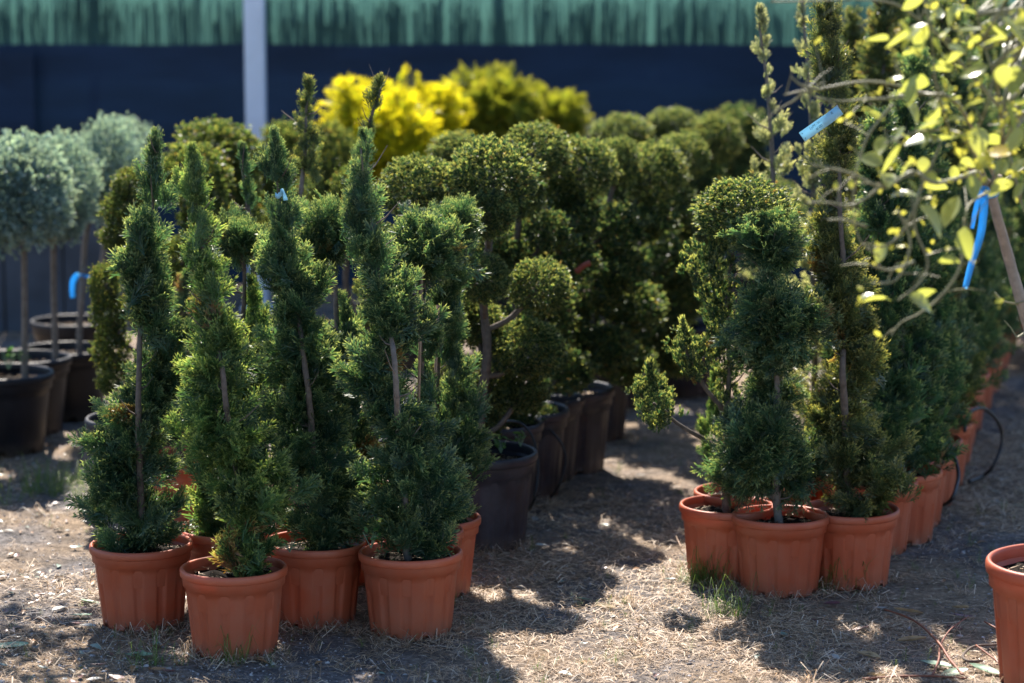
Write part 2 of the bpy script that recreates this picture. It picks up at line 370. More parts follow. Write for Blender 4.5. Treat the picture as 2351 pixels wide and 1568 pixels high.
def rows_foliage(rows, Y, origin, mat, dens=2400, tpl=None, L=.075, up=.75, out=.75, name='foliage', pitch=None, grow=.98, rnd=.32, lumps=.32):
    """foliage of a plant measured row by row: (v, u left, u right, depth shift in m)"""
    tpl = tpl or SP_H; z = []; xc = []; hw = []; dy = []
    for r in rows:
        yy = Y+(r[3] if len(r) > 3 else 0); a = at(r[1], r[0], yy); b = at(r[2], r[0], yy)
        z.append(a.z); xc.append((a.x+b.x)/2); hw.append((b.x-a.x)/2*grow); dy.append(r[3] if len(r) > 3 else 0)
    z = np.array(z)[::-1]; xc = np.array(xc)[::-1]; hw = np.array(hw)[::-1]; dy = np.array(dy)[::-1]
    zz = np.linspace(z[0], z[-1], 400); cum = np.cumsum(np.interp(zz, z, hw)+.022); area = 2*math.pi*cum[-1]*(zz[1]-zz[0])
    per = 11; nc = max(4, int(dens*area/per))
    cz = np.interp(rng.random(nc)*cum[-1], cum, zz); cth = rng.random(nc)*2*math.pi; crr = rng.random(nc)**.42
    crr = np.where(rng.random(nc) < .16, rng.uniform(1.05, 1.35, nc), crr)
    n = nc*per; ci = np.repeat(np.arange(nc), per)
    H = np.interp(cz, z, hw)
    nrm = np.stack([np.cos(cth), np.sin(cth), np.zeros(nc)], 1)
    cen = np.stack([np.interp(cz, z, xc), Y+np.interp(cz, z, dy), cz], 1)
    k = 1+lumps*lump(cen+nrm*H[:, None], 14, Y*7)
    if pitch: k *= 1-.26*np.clip(np.cos(cth-2*math.pi*cz/pitch), 0, 1)**1.5
    wide = np.clip((H-.035)/.07, 0, 1)[:, None]*np.clip((z[-1]-cz)/.5, 0, 1)[:, None]
    Dc = nrm*out*(.55+.5*wide)+np.array([0, 0, up])*(1.45-.75*wide)+rng.normal(0, rnd*.75, (nc, 3)); Dc /= np.linalg.norm(Dc, axis=1, keepdims=True)
    Lc = L*rng.uniform(.75, 1.15, nc)*np.clip(.5+H/.10, .62, 1.15)
    tipc = cen+nrm*(H*k*crr)[:, None]
    s_ = rng.random(n)                      # shoots strung along each branchlet
    D = Dc[ci]+rng.normal(0, .34, (n, 3))*(1.15-s_)[:, None]; Dn = D/np.linalg.norm(D, axis=1, keepdims=True)
    Ls = Lc[ci]*rng.uniform(.55, 1.0, n)
    P = tipc[ci]-Dc[ci]*(Lc[ci]*(1.25-.75*s_))[:, None]*np.array([1, 1, .7])+rng.normal(0, .005, (n, 3))
    tin = np.clip(rng.random(nc)[ci]*.6+rng.random(n)*.4, 0, 1); tin = np.where(rng.random(nc)[ci] < .006, 1., np.minimum(tin, .96))
    nt_ = 26; top = np.array([xc[-1], Y+dy[-1], z[-1]]); zt = rng.uniform(.01, .10, nt_); j = np.interp(z[-1]-zt, z, xc)
    P = np.concatenate([P, np.stack([j, np.full(nt_, Y+dy[-1]), z[-1]-zt+.018], 1)+rng.normal(0, .003, (nt_, 3))])
    D = np.concatenate([D, np.array([0, 0, 1.])+rng.normal(0, .3, (nt_, 3))*(zt/.1)[:, None]+rng.normal(0, .05, (nt_, 3))])
    Ls = np.concatenate([Ls, np.minimum(.9*zt+.02, .055)]); tin = np.concatenate([tin, rng.random(nt_)*.9])
    V, T, at_ = scatter(tpl, P-np.array(origin), D, Ls, tint=tin)
    return tri_mesh(name, V, T, mat, at_)

def ball_mesh(name, mat, Rb, n, tpl, L, up=.35, rnd=.35, flat=1., seed=0, lumps=.10, inner=.35, per=5, jag=.06):
    nc = n//per; n = nc*per; ci = np.repeat(np.arange(nc), per)
    d = rng.normal(size=(nc, 3)); d /= np.linalg.norm(d, axis=1, keepdims=True)
    k = 1+lumps*1.6*lump(d, 1.8, seed)+lumps*lump(d, 4.5, seed+9)
    rr = rng.random(nc)**inner; rr = np.where(rng.random(nc) < jag, 1.07, rr)
    Dc = d+np.array([0, 0, up])+rng.normal(0, rnd, (nc, 3)); Dc /= np.linalg.norm(Dc, axis=1, keepdims=True)
    D = Dc[ci]+rng.normal(0, .38, (n, 3)); Ls = L*rng.uniform(.7, 1.15, n)
    P = (d*(Rb*k*rr)[:, None])[ci]-Dc[ci]*(Ls*rng.uniform(.5, 1., n))[:, None]+rng.normal(0, L*.16, (n, 3))
    V, T, a = scatter(tpl, P, D, Ls); V[:, 2] *= flat
    me = tri_mesh(name, V, T, mat, a); return me

# ---------------------------------------------------------------- pots
def pot_meshes(key, Rr, H, mat, nfl=12, segs=180, amp=.0065):
    def sm(a, b, x): t = max(0, min(1, (x-a)/(b-a))); return t*t*(3-2*t)
    k = Rr/.15; zc = H*.775
    prof = [(.72, 0), (.785, 0), (.79, .02*H)]+[(.79+.12*t/10, .02*H+(zc-.02*H)*t/10) for t in range(1, 11)]
    prof = [(r*Rr, z) for r, z in prof]+[(.955*Rr, zc+.005*k), (.965*Rr, H*.895), (.965*Rr, H*.90)]
    mb = MB(); rings = []
    def ring(r, z, fl=False, foot=False):
        b = len(mb.v)
        for i in range(segs):
            a = 2*math.pi*i/segs; rr = r; zz = z
            if fl:
                t = (i/segs*nfl) % 1
                g = sm(.05, .09, t)*(1-sm(.38, .42, t)); top = zc-.012*k*abs(t-.24)*4*0-.004
                arch = sm(0, .012*k, top-z-.008*k*(abs((t-.24)/.2)**2)); rr -= amp*k*g*arch
            if foot and (i/segs*8) % 1 < .22: zz += .021*k
            mb.v.append((rr*math.cos(a), rr*math.sin(a), zz))
        rings.append(b)
    for i, (r, z) in enumerate(prof): ring(r, z, 2 <= i <= 12, i < 2)
    inner = [(.925*Rr, H*.90), (.91*Rr, H*.80), (.86*Rr, H*.55)]
    for r, z in inner: ring(r, z)
    for j in range(len(rings)-1):
        for i in range(segs):
            i2 = (i+1) % segs; mb.f.append((rings[j]+i, rings[j]+i2, rings[j+1]+i2, rings[j+1]+i))
    body = mb.mesh(key+'_body', mat)
    mb = MB(); rings.clear()
    for r, z in [(.962, .898), (.99, .90), (1.0, .905), (1.008, .93), (1.008, .965), (1.0, .985), (.98, .998), (.955, 1.0), (.935, .99), (.925, .97), (.924, .902)]: ring(r*Rr, z*H)
    for j in range(len(rings)-1):
        for i in range(segs):
            i2 = (i+1) % segs; mb.f.append((rings[j]+i, rings[j]+i2, rings[j+1]+i2, rings[j+1]+i))
    rim = mb.mesh(key+'_rim', mat)
    mb = MB(); n = 40; mb.v.append((0, 0, H*.85+.012))
    for j in range(1, 9):
        for i in range(n):
            a = 2*math.pi*i/n; r = .915*Rr*j/8; mb.v.append((r*math.cos(a), r*math.sin(a), H*.85+.012*(1-j/8)+.016*noise.noise(Vector((r*math.cos(a)*38, r*math.sin(a)*25, k)))))
    for i in range(n): mb.f.append((0, 1+i, 1+(i+1) % n))
    for j in range(7):
        for i in range(n): mb.f.append((1+j*n+i, 1+(j+1)*n+i, 1+(j+1)*n+(i+1) % n, 1+j*n+(i+1) % n))
    soil = mb.mesh(key+'_soil', M['soil'])
    return body, rim, soil
POT = {'terra': (*pot_meshes('terracotta_pot', .15, .24, M['terracotta']), .15, .24),
       'black': (*pot_meshes('black_pot', .19, .32, M['blackpot'], 16, 160, .003), .19, .32),
       'tub': (*pot_meshes('black_tub', .20, .30, M['blacktub'], 16, 160, .0), .20, .30),
       'lemon': (*pot_meshes('large_terracotta_pot', .205, .34, M['terracotta'], 14, 168), .205, .34)}
def add_pot(t, kind, sc=1., rot=None):
    b, r, s, Rr, H = POT[kind]; rot = random.uniform(0, 6.28) if rot is None else rot
    tilt = (random.uniform(-.012, .012), random.uniform(-.012, .012), rot)
    pb = link('pot', b, t, (0, 0, -.002), tilt, (sc,)*3); link('rim', r, pb)
    link('soil', s, t, (0, 0, -.002), tilt, (sc,)*3)
    return H*sc*.86
def base_Y(v): return EYE/math.tan(PITCH+math.atan((v-784)/F))

def limbs(mb, path, n, reach, z0, z1, r=.003):
    for _ in range(n):
        i = random.randrange(1, len(path)); p = path[i]
        if p.z < z0 or p.z > z1: continue
        a = random.uniform(0, 6.28); L = reach*random.uniform(.4, 1)
        d = Vector((math.cos(a), math.sin(a), random.uniform(.4, 1.1)))
        mb.tube([p, p+d*L*.5+Vector((0, 0, -.01)), p+d*L], [r, r*.7, r*.3], 4, False)

def debris_mesh():
    r = np.random.default_rng(5); V = []; T = []; tn = []
    for i in range(150):
        a = r.uniform(0, 6.28); q = .125*math.sqrt(r.random()); c = np.array([q*math.cos(a), q*math.sin(a), .006+.01*(1-q/.13)]); n = len(V)
        if i % 3: 
            o = r.normal(0, 1, (4, 3))*np.array([1, 1, .6])*r.uniform(.002, .006); V += list(c+o); T += [(n,n+1,n+2),(n,n+2,n+3),(n+1,n+3,n+2),(n,n+3,n+1)]; tn += [r.random()*.55]*4
        else:
            d = np.array([math.cos(a*3), math.sin(a*3), r.uniform(-.1, .3)])*r.uniform(.012, .035); p = np.array([-d[1], d[0], 0])*.05; V += [c-p, c+p, c+d]; T += [(n, n+1, n+2)]; tn += [r.uniform(.2, .9)]*3
    return tri_mesh('soil_debris', V, T, M['straw'], dict(tint=tn))
DEBRIS = debris_mesh()
_ap = add_pot
def add_pot(t, kind, sc=1., rot=None):
    h = _ap(t, kind, sc, rot); k = POT[kind][3]*sc/.15
    tag(link('soil_debris', DEBRIS, [c for c in t.children if c.name.startswith('soil')][0], (0, 0, POT[kind][4]*.85), (0, 0, random.random()*6), (k/sc, k/sc, 1)), kind='stuff'); return h

# ---------------------------------------------------------------- row-measured plants
def row_plant(name, label, cat, u, Y, potkind, rows, trunk, fmat='juniper', dens=2700, tpl=None, L=.092, group=None, pitch=.28,
              r0=.014, nl=16, balls=(), ballkey='jb', stakes=(), bark='bark', **kw):
    org = Vector((gx(u, Y), Y, 0))
    t = thing(name, org, label, cat, group)
    h = add_pot(t, potkind)
    if rows: tag(link('foliage', rows_foliage(rows, Y, org, M[fmat], dens, tpl, L, pitch=pitch, **kw), t), kind='stuff')
    path = smooth_path([org+Vector((0, 0, h-.02))]+[at(a, b, Y+(c[0] if c else 0)) for a, b, *c in trunk], 6)
    mb = MB(); k = len(path); mb.tube([p-org for p in path], [r0*(1-.75*i/k)*random.uniform(.93, 1.07) for i in range(k)], 8, True, .08)
    limbs(mb, [p-org for p in path], nl, .09, h+.02, 9)
    for (bu, bv, ru, rv, *d) in balls:
        c = at(bu, bv, Y+(d[0] if d else 0)); s = ru*mpp(Y)/BR[ballkey]
        o = link('foliage_ball', random.choice(BM[ballkey]), t, c-org, (0, 0, random.uniform(0, 6.28)), (s, s, s*rv/ru)); tag(o, kind='stuff')
        q = min(path, key=lambda p: (p-(c-Vector((0, 0, .09)))).length)-org; e = c-org
        mb.tube(smooth_path([q, (q+e)/2+Vector((0, 0, -.012)), e], 4), [r0*.5]*5+[r0*.4]*4, 6, True, .1)
    link('trunk', mb.mesh('trunk', M[bark]), t)
    for (u0, v0, u1, v1, d) in stakes:
        ms = MB(); ms.tube([at(u0, v0, Y+d)-org, at(u1, v1, Y+d)-org], .0045, 7); link('stake', ms.mesh('stake', M['stake']), t)
    return t

BR = {'jb': .11, 'tb': .13, 'sb': .15, 'gb': .2, 'ob': .13, 'lb': .2, 'bb': .13}
BM = {'jb': [ball_mesh('juniper_ball', M['juniper'], .11, 560, SP_H, .080, up=.55, rnd=.25, seed=k, lumps=.18, inner=.5) for k in range(3)],
      'tb': [ball_mesh('clipped_ball', M['topiary'], .13, 3000, TU_H, .030, up=.35, seed=10+k, lumps=.07, inner=.2, per=2, jag=.02) for k in range(3)],
      'bb': [ball_mesh('dark_ball', M['topiary'], .13, 1300, TU_L, .045, up=.4, seed=50+k, lumps=.15, inner=.25, per=3) for k in range(3)],
      'ob': [ball_mesh('olive_ball', M['olive'], .13, 1500, TU_L, .040, up=.35, seed=20+k, lumps=.09, inner=.22, per=2) for k in range(2)],
      'sb': [ball_mesh('silver_ball', M['silver'], .15, 3200, TU_H, .032, up=.3, seed=30+k, lumps=.08, inner=.22, per=2) for k in range(2)],
      'gb': [ball_mesh('golden_ball', M['golden'], .2, 700, SP_SPIKE, .11, up=.9, seed=40+k, lumps=.13) for k in range(2)],
      'lb': [ball_mesh('lime_ball', M['lime'], .2, 700, SP_SPIKE, .11, up=.9, seed=45+k, lumps=.14) for k in range(2)]}

GL = 'spiral junipers at the front of the left group'
P1 = row_plant('spiral_juniper', 'slim spiral juniper with bare trunk showing, leftmost of the front terracotta pots', 'potted tree', 327, base_Y(1425), 'terra',
    [(320,362,366),(359,328,382),(395,325,386),(436,328,390),(475,300,388),(513,274,386),(564,264,377),(615,267,380),(666,267,402),(718,269,418),(745,285,428,.02),(769,312,432,.04),(800,318,432,.05),(851,300,430,.06),(903,262,420,.06),(950,215,405,.05),(985,195,402,.04),(1040,188,398,.02),(1085,150,412,0),(1110,140,425,0),(1165,190,437,0),(1228,212,432,0),(1245,235,400,0)],
    [(322,1100),(319,1034,-.03),(318,940,-.06),(319,850,-.05),(322,760,-.02),(330,640),(345,520),(354,440),(362,345)], group=GL, r0=.012)
P2 = row_plant('spiral_juniper', 'bushy spiral juniper leaning left, in the frontmost terracotta pot', 'potted tree', 538, base_Y(1488), 'terra',
    [(357,443,450),(375,424,462),(395,394,468),(418,425,472),(436,430,474),(487,436,477),(513,410,502),(564,410,512),(615,433,518),(651,436,512),(692,440,538),(743,436,570),(800,446,580),(814,444,580),(851,400,592,.03),(903,404,603,.03),(956,396,585,0),(998,404,629,0),(1040,435,645,0),(1082,446,690,0),(1134,472,700,0),(1176,482,666,0),(1228,500,652,0),(1270,514,650,0),(1296,538,620,0)],
    [(552,1150),(535,1020),(520,940,-.07),(512,860,-.07),(500,800,-.02),(478,680),(462,560),(452,470),(446,380)], fmat='juniper_light', group=GL, r0=.011)
P3 = row_plant('spiral_juniper', 'spiral juniper with a pale blue tag near its top, third terracotta pot from the left', 'potted tree', 722, base_Y(1420), 'terra',
    [(316,628,633),(340,610,650),(359,598,668),(410,595,677),(461,600,671),(513,597,684),(564,604,694),(600,595,718),(641,600,738),(682,600,757),(743,600,769),(795,595,792),(850,590,806,.03),(920,588,810,.05),(1000,600,830,.03),(1080,630,846,0),(1150,645,848,0),(1220,655,842,0),(1245,675,820,0)],
    [(722,1150),(716,1000,-.06),(708,900,-.09),(700,840,-.08),(690,760,-.04),(670,640),(650,520),(638,420),(631,340)], group=GL, r0=.012)
P4 = row_plant('spiral_juniper', 'full spiral juniper with forked pale trunk, in the front pot nearest the path', 'potted tree', 943, base_Y(1447), 'terra',
    [(322,826,831),(346,815,860),(381,812,878),(422,803,882),(474,800,878),(525,800,882),(551,794,900),(602,808,926),(638,822,950),(668,830,972),(704,835,974),(756,825,967),(792,805,948),(853,790,920,.03),(901,790,941,.04),(950,809,1010,.03),(999,850,1038,0),(1048,845,1056,0),(1097,805,1076,0),(1145,788,1085,0),(1194,812,1066,0),(1243,880,1056,0)],
    [(931,1252,-.02),(930,1180,-.03),(922,1060,0),(914,970,-.05),(910,900,-.1),(905,820,-.1),(895,760,-.04),(872,640),(850,500),(838,420),(828,340)], group=GL, r0=.013, bark='bark_pale')

# ball-headed junipers behind them
GQ = 'ball headed junipers behind the front left row'
row_plant('ball_juniper', 'juniper with one oval green head between the two leftmost spirals, glowing orange pot', 'potted tree', 525, 7.15, 'terra',
    [(655,545,600),(700,550,612),(780,560,612),(860,540,610),(950,450,600),(1040,430,560),(1120,425,560),(1190,440,560)],
    [(528,1000),(540,850),(560,700),(560,560)], 'juniper_light', 1800, SP_M, balls=[(548,545,54,66)], group=GQ, lumps=.4)
row_plant('ball_juniper', 'juniper with a round green head right of the tagged spiral', 'potted tree', 775, 7.45, 'terra',
    [(690,740,800),(740,755,835),(800,740,850),(880,760,850),(980,740,860),(1080,770,880),(1180,760,880),(1210,770,870)],
    [(775,1000),(778,850),(772,720),(768,640),(745,540)], 'juniper', 1500, SP_M, balls=[(745,535,74,76)], group=GQ, bark='bark_pale')
row_plant('ball_juniper', 'juniper with the largest shaggy round head, tied to a brown stake', 'potted tree', 951, 7.1, 'terra',
    [(740,960,1010),(800,960,1010),(900,960,1020),(1000,960,1040),(1100,900,1040),(1190,900,1050)],
    [(965,1000),(968,850),(970,700),(985,560)], 'juniper', 1500, SP_M, balls=[(985,565,90,84)], group=GQ, stakes=[(970,560,955,1180,-.05)])
row_plant('ball_juniper', 'round headed juniper with shaggy skirt at the right end of the left group', 'potted tree', 990, 7.3, 'terra',
    [(590,1010,1065),(640,1000,1078),(700,990,1072),(760,1000,1062),(820,1005,1070),(880,1010,1090),(940,990,1115),(1000,985,1128),(1060,980,1130),(1120,990,1112),(1180,1000,1090)],
    [(1000,1000),(1003,850),(1015,700),(1035,560)], 'juniper', 2000, SP_H, balls=[(1036,515,66,64)], group=GQ, stakes=[(1006,700,988,1180,-.09)])
GS = 'slim spirals standing behind the ball headed junipers'
row_plant('spiral_juniper', 'slim brownish spiral, tallest of the left group, rising behind the tag', 'potted tree', 690, 7.9, 'terra',
    [(196,698,706),(215,690,725),(240,685,735),(270,682,730),(300,671,742),(350,665,738),(385,668,748),(415,680,740),(430,686,712),(460,680,730),(520,670,740),(700,660,740),(900,650,760),(1080,620,780)],
    [(690,900),(690,600),(692,440),(700,350),(703,230)], 'bronze', 1700, SP_M, L=.06, group=GS, bark='bark_pale')
row_plant('spiral_juniper', 'thin wispy leader rising in front of the golden bush', 'potted tree', 850, 7.7, 'terra',
    [(192,874,879),(225,862,880),(245,848,874),(262,836,858),(285,830,868),(315,826,862),(330,822,850),(420,815,860),(600,800,880),(900,790,900),(1080,780,920)],
    [(850,900),(850,600),(840,420),(842,330),(852,270),(874,205)], 'bronze', 1500, SP_M, L=.05, group=GS)
row_plant('spiral_juniper', 'short fresh green spiral tip left of the tagged juniper', 'potted tree', 600, 7.6, 'terra',
    [(348,546,552),(365,536,570),(400,540,584),(430,548,590),(480,565,600),(560,568,605),(650,560,610),(760,580,650),(850,570,640),(980,560,660),(1100,560,680)],
    [(600,900),(585,650),(570,480),(553,370)], 'juniper', 1700, SP_M, L=.06, group=GS)
row_plant('spiral_juniper', 'low dark juniper in a rear terracotta pot behind the leftmost spiral', 'potted tree', 415, 8.3, 'terra',
    [(640,415,440),(700,400,450),(800,405,455),(900,390,460),(980,380,460),(1010,390,440)],
    [(415,900),(425,700),(427,650)], 'juniper', 1400, SP_M)

# ---------------------------------------------------------------- right group
row_plant('cloud_juniper', 'pruned conifer with big domed head and two small pads on bare side branches', 'potted tree', 1667, 7.47, 'terra',
    [(550,1585,1680),(600,1580,1700),(640,1588,1700),(700,1604,1700),(760,1612,1700),(820,1616,1700),(880,1635,1700),(960,1640,1710),(1040,1640,1710)],
    [(1668,1050,-.02),(1670,950,-.03),(1674,852),(1672,700),(1690,500)], 'topiary', 7500, TU_H, L=.034,
    balls=[(1706,485,122,84)], ballkey='tb', r0=.014, pitch=.25, bark='bark')
t = [o for o in COL.objects if o.name.startswith('cloud_juniper')][0]
org = t.location; mb = MB(); Yr = 7.47
for pts in ([(1668,945,0),(1630,905,-.04),(1605,868,-.06),(1585,830,-.08),(1570,790,-.08)], [(1662,1042,0),(1620,1010,-.02),(1575,985,-.05),(1540,960,-.05),(1500,925,-.06)]):
    pp = smooth_path([at(a, b, Yr+c)-org for a, b, c in pts], 5); mb.tube(pp, [.0085*(1-.5*i/len(pp)) for i in range(len(pp))], 7, True, .1)
    e = pts[-1]
link('branch', mb.mesh('branch', M['bark']), t)
for rows in ([(742,1560,1575),(765,1528,1602),(790,1520,1632),(815,1545,1634),(840,1560,1628),(868,1580,1618)], [(842,1490,1500),(865,1458,1525),(900,1440,1556),(930,1445,1560),(955,1470,1548),(985,1500,1530)]):
    tag(link('foliage_pad', rows_foliage(rows, Yr-.07, org, M['topiary'], 13000, TU_H, .030, name='foliage_pad', lumps=.22), t), kind='stuff')
row_plant('cloud_juniper', 'small bright shrub in the terracotta pot half hidden at the left back', 'potted shrub', 1700, 7.68, 'terra',
    [(870,1636,1646),(910,1620,1665),(960,1608,1670),(1010,1585,1680),(1060,1602,1690),(1100,1610,1700)], [(1690,1050),(1650,930)], 'juniper_light', 2400, SP_M, L=.055)
row_plant('ball_juniper', 'juniper pruned into three shaggy balls on a bare stem, frontmost on the right', 'potted tree', 1791, base_Y(1352), 'terra',
    [], [(1781,1130),(1776,1000),(1784,900),(1780,800),(1772,660),(1768,560)], balls=[(1768,560,86,68),(1760,530,60,50,.05),(1786,722,104,92),(1770,800,80,66,.04),(1738,1010,98,98),(1800,1060,90,92,.06),(1700,1075,66,70,.05),(1770,900,64,56,.08)], r0=.0145, bark='bark_pale')
R3 = row_plant('spiral_juniper', 'tall bronze tinged spiral carrying a pale blue written tag', 'potted tree', 1953, 7.42, 'terra',
    [(-25,1900,1908),(0,1868,1925),(48,1872,1934),(95,1868,1931),(143,1866,1950),(190,1889,1965),(238,1889,1965),(267,1908,1974),(305,1905,1970),(333,1876,1970),(371,1874,1955),(398,1890,1930),(420,1895,1935),(452,1884,1941),(500,1874,1960),(530,1855,1962),(571,1850,1985),(619,1846,2005),(665,1860,1990),(714,1860,2006),(745,1880,2035),(801,1905,2033),(852,1900,2025,.03),(885,1862,2000,.05),(930,1841,1990,.03),(981,1846,2022,0),(1025,1850,2086,0),(1070,1851,2095,0),(1115,1861,2094,0),(1160,1875,2055,0)],
    [(1945,1100),(1938,920,-.06),(1934,850,-.08),(1940,740,0),(1936,600,-.05),(1928,480,-.04),(1927,400,-.03),(1925,300),(1920,150),(1905,0)], 'bronze', 2700, SP_H, r0=.013)
GR = 'spiral conifers in the receding right row'
row_plant('spiral_juniper', 'thin silvery leader with bare middle, standing behind the domed head', 'potted tree', 1780, 8.3, 'terra',
    [(32,1738,1746),(60,1732,1758),(90,1736,1766),(120,1742,1772),(150,1750,1772),(180,1752,1768),(200,1742,1786),(215,1750,1775),(235,1735,1782),(270,1728,1800),(310,1736,1806),(350,1738,1815),(400,1728,1830),(470,1730,1850),(600,1720,1850),(900,1720,1860),(1100,1720,1860)],
    [(1785,900),(1780,600),(1775,400),(1768,280),(1760,180),(1742,50)], 'silvertop', 1600, SP_M, L=.06, group=GR, bark='bark_pale', pitch=None)
row_plant('spiral_juniper', 'tall thin yellowish leader just left of the tagged spiral', 'potted tree', 1865, 8.5, 'terra',
    [(-20,1835,1850),(40,1822,1865),(90,1830,1868),(130,1815,1860),(180,1832,1868),(240,1838,1880),(300,1840,1890),(380,1835,1900),(470,1830,1900),(600,1810,1920),(900,1800,1930),(1080,1800,1930)],
    [(1870,900),(1868,500),(1860,250),(1842,0)], 'silvertop', 1500, SP_M, L=.06, group=GR, bark='bark_pale')

# a generic spiral for the receding rows, copied
def generic_spiral(loc, hgt, label, fmat, seedv, group, width=.15):
    t = thing('spiral_conifer', loc, label, 'potted tree', group); add_pot(t, 'terra')
    n = 1500; pz = .26+(hgt-.30)*rng.random(n)**1.35; pz += .04; f = (pz-.30)/(hgt-.30)
    ph = 2*math.pi*f*3.6+seedv; H = width*(1-f)**.75*.8+.018
    cen = np.stack([np.cos(ph)*H*.45, np.sin(ph)*H*.45, pz], 1); th = rng.random(n)*6.283
    nr = np.stack([np.cos(th), np.sin(th), rng.normal(0, .3, n)], 1); q = cen+nr*H[:, None]; k = 1+.3*lump(q, 11, seedv)
    D = nr*.8+np.array([0, 0, .75])+rng.normal(0, .3, (n, 3)); Ls = .085*rng.uniform(.6, 1.15, n)*np.clip(.5+H/.1, .5, 1.1)
    P = cen+nr*(H*k*rng.random(n)**.4)[:, None]-D*(Ls*.45)[:, None]
    V, T, a = scatter(SP_M, P, D, Ls)
    tag(link('foliage', tri_mesh('foliage', V, T, M[fmat], a), t), kind='stuff')
    mb = MB(); path = smooth_path([(0, 0, .2), (.008, 0, .6), (-.006, .005, 1.), (0, 0, hgt-.08)], 6)
    mb.tube(path, [.012*(1-.7*i/len(path)) for i in range(len(path))], 7, True, .1); limbs(mb, path, 30, .1, .25, 2)
    link('trunk', mb.mesh('trunk', M['bark_pale']), t); return t
protos = [generic_spiral((0,0,0), 1.62, 'x', 'juniper', 0, GR), generic_spiral((0,0,0), 1.80, 'x', 'bronze', 2, GR, .14), generic_spiral((0,0,0), 1.45, 'x', 'juniper', 4, GR, .17)]
used = set()
def row_tree(k, u, Y, label, sc=1., group=GR):
    p = protos[k]
    if k not in used: used.add(k); t = p
    else: t = copy_tree(p)
    t.location = (gx(u, Y), Y, 0); t.rotation_euler.z = random.uniform(0, 6.28); t.scale = (1, 1, 1)
    for ch in t.children:
        if ch.name.startswith(('foliage', 'trunk')): ch.scale = (sc**.5, sc**.5, sc)
    t['label'] = label; t['group'] = group; return t
row_tree(2, 2000, 7.87, 'dark conifer directly behind the bronze tagged spiral, its pot tucked right', 1.0)
row_tree(0, 2061, 8.03, 'dark conifer in the clean ribbed terracotta pot with an empty looking rim', .92)
row_tree(2, 2082, 8.28, 'conifer third back from the tagged spiral in the right hand row', 1.12)
row_tree(0, 2112, 8.6, 'conifer beside the first black tube loop in the right hand row', 1.05)
row_tree(1, 2140, 8.95, 'yellowish tall conifer in the last bright terracotta pot before the gap', 1.0)
LBL = ['conifer just past the last bright terracotta pot, over a shaded pot', 'conifer over the second shaded pot past the last bright one', 'tall yellowish blurred leader above the bronze spiral, left of the lemon branches', 'tall blurred conifer rising just right of the bronze spiral', 'conifer over the first dull red pot beyond the tube loop', 'conifer over the second dull red pot beyond the tube loop', 'blurred conifer hidden behind the lemon twigs, second line from the path', 'conifer over the third dull red pot beyond the tube loop', 'blurred conifer behind the ribbon, second line from the path', 'conifer over the fourth dull red pot beyond the tube loop', 'conifer over the last red pot of the receding row', 'bronze conifer directly behind the tagged spiral', 'far conifer in shade below the blue ribbon', 'far conifer in deep shade right of the lemon trunk']
for i, (u, Y, k, s) in enumerate([(2160,9.35,0,1.1),(2172,9.75,2,1.2),(2010,9.1,1,1.08),(2085,9.6,0,1.15),(2190,10.1,0,1.05),(2215,10.6,2,1.2),(2060,10.3,1,1.06),(2238,11.1,0,1.1),(2150,11.0,0,1.2),(2262,11.8,2,1.15),(2283,12.5,0,1.05),(1945,9.6,1,.98),(2200,12.4,1,1.1),(2340,13.2,0,1.2)]):
    row_tree(k, u, Y, LBL[i], s)
GD = 'conifers across the far end of the path'
for i, (u, Y, s) in enumerate([(2420,12.0,1.15),(2460,13.2,1.2),(2370,14.2,1.2),(2280,14.4,1.2)]):
    row_tree(i % 3, u, Y, ['dark conifer at the right edge, nearest of the far line', 'dark conifer at the right edge behind the nearest of the far line', 'dark far conifer close to the fence right of the ribbon', 'dark far conifer close to the fence above the end of the red pots'][i], s, GD)

# ---------------------------------------------------------------- cloud topiaries in black pots
def topiary(name, label, cat, u, Y, balls, key='tb', pot='black', group=None, r0=.017, bark='bark'):
    org = Vector((gx(u, Y), Y, 0)); t = thing(name, org, label, cat, group); h = add_pot(t, pot)
    cs = [(at(b[0], b[1], Y+(b[4] if len(b) > 4 else 0))-org, b) for b in balls]
    top = max(cs, key=lambda c: c[0].z)[0]; s0 = Vector((0, 0, h-.02)); n = 5
    pts = [s0+(top-s0)*(i/n)+Vector((random.uniform(-.025, .025), random.uniform(-.02, .02), 0))*(0 < i < n) for i in range(n+1)]
    path = smooth_path(pts, 5); mb = MB(); mb.tube(path, [r0*(1-.5*i/len(path)) for i in range(len(path))], 8, True, .08)
    for c, b in cs:
        kk = b[5] if len(b) > 5 else key
        s = (1.1 if kk == 'bb' else 1.1)*b[2]*mpp(Y)/BR[kk]; o = link('foliage_ball', random.choice(BM[kk]), t, c, (0, 0, random.uniform(0, 6.28)), (s, s, s*b[3]/b[2])); tag(o, kind='stuff')
        q = min(path, key=lambda p: (p-(c-Vector((0, 0, .12)))).length)
        if (c-q).length > .03: mb.tube(smooth_path([q, (q+c)/2+Vector((0, 0, -.03)), c], 4), [r0*.5]*9, 6, True, .1)
    link('trunk', mb.mesh('trunk', M[bark]), t); return t
GB = 'cloud pruned conifers in black pots along the path'
topiary('cloud_topiary', 'cloud pruned conifer with a large ball on top, nearest black pot', 'topiary', 1103, 7.95,
    [(1130,405,100,88),(1122,490,60,56,-.12),(1112,640,58,56,-.12),(1238,655,72,62),(1208,800,88,66,.05),(1200,900,60,45,.1),(1095,740,62,56,.1),(1130,860,60,56,.14),(1090,960,66,56,.1)], group=GB, r0=.02)
topiary('cloud_topiary', 'cloud pruned conifer with one smooth domed ball behind the left group', 'topiary', 975, 8.05,
    [(960,432,88,72),(905,560,50,45),(1060,720,50,50),(1020,860,60,50),(1050,980,60,60)], group=GB)
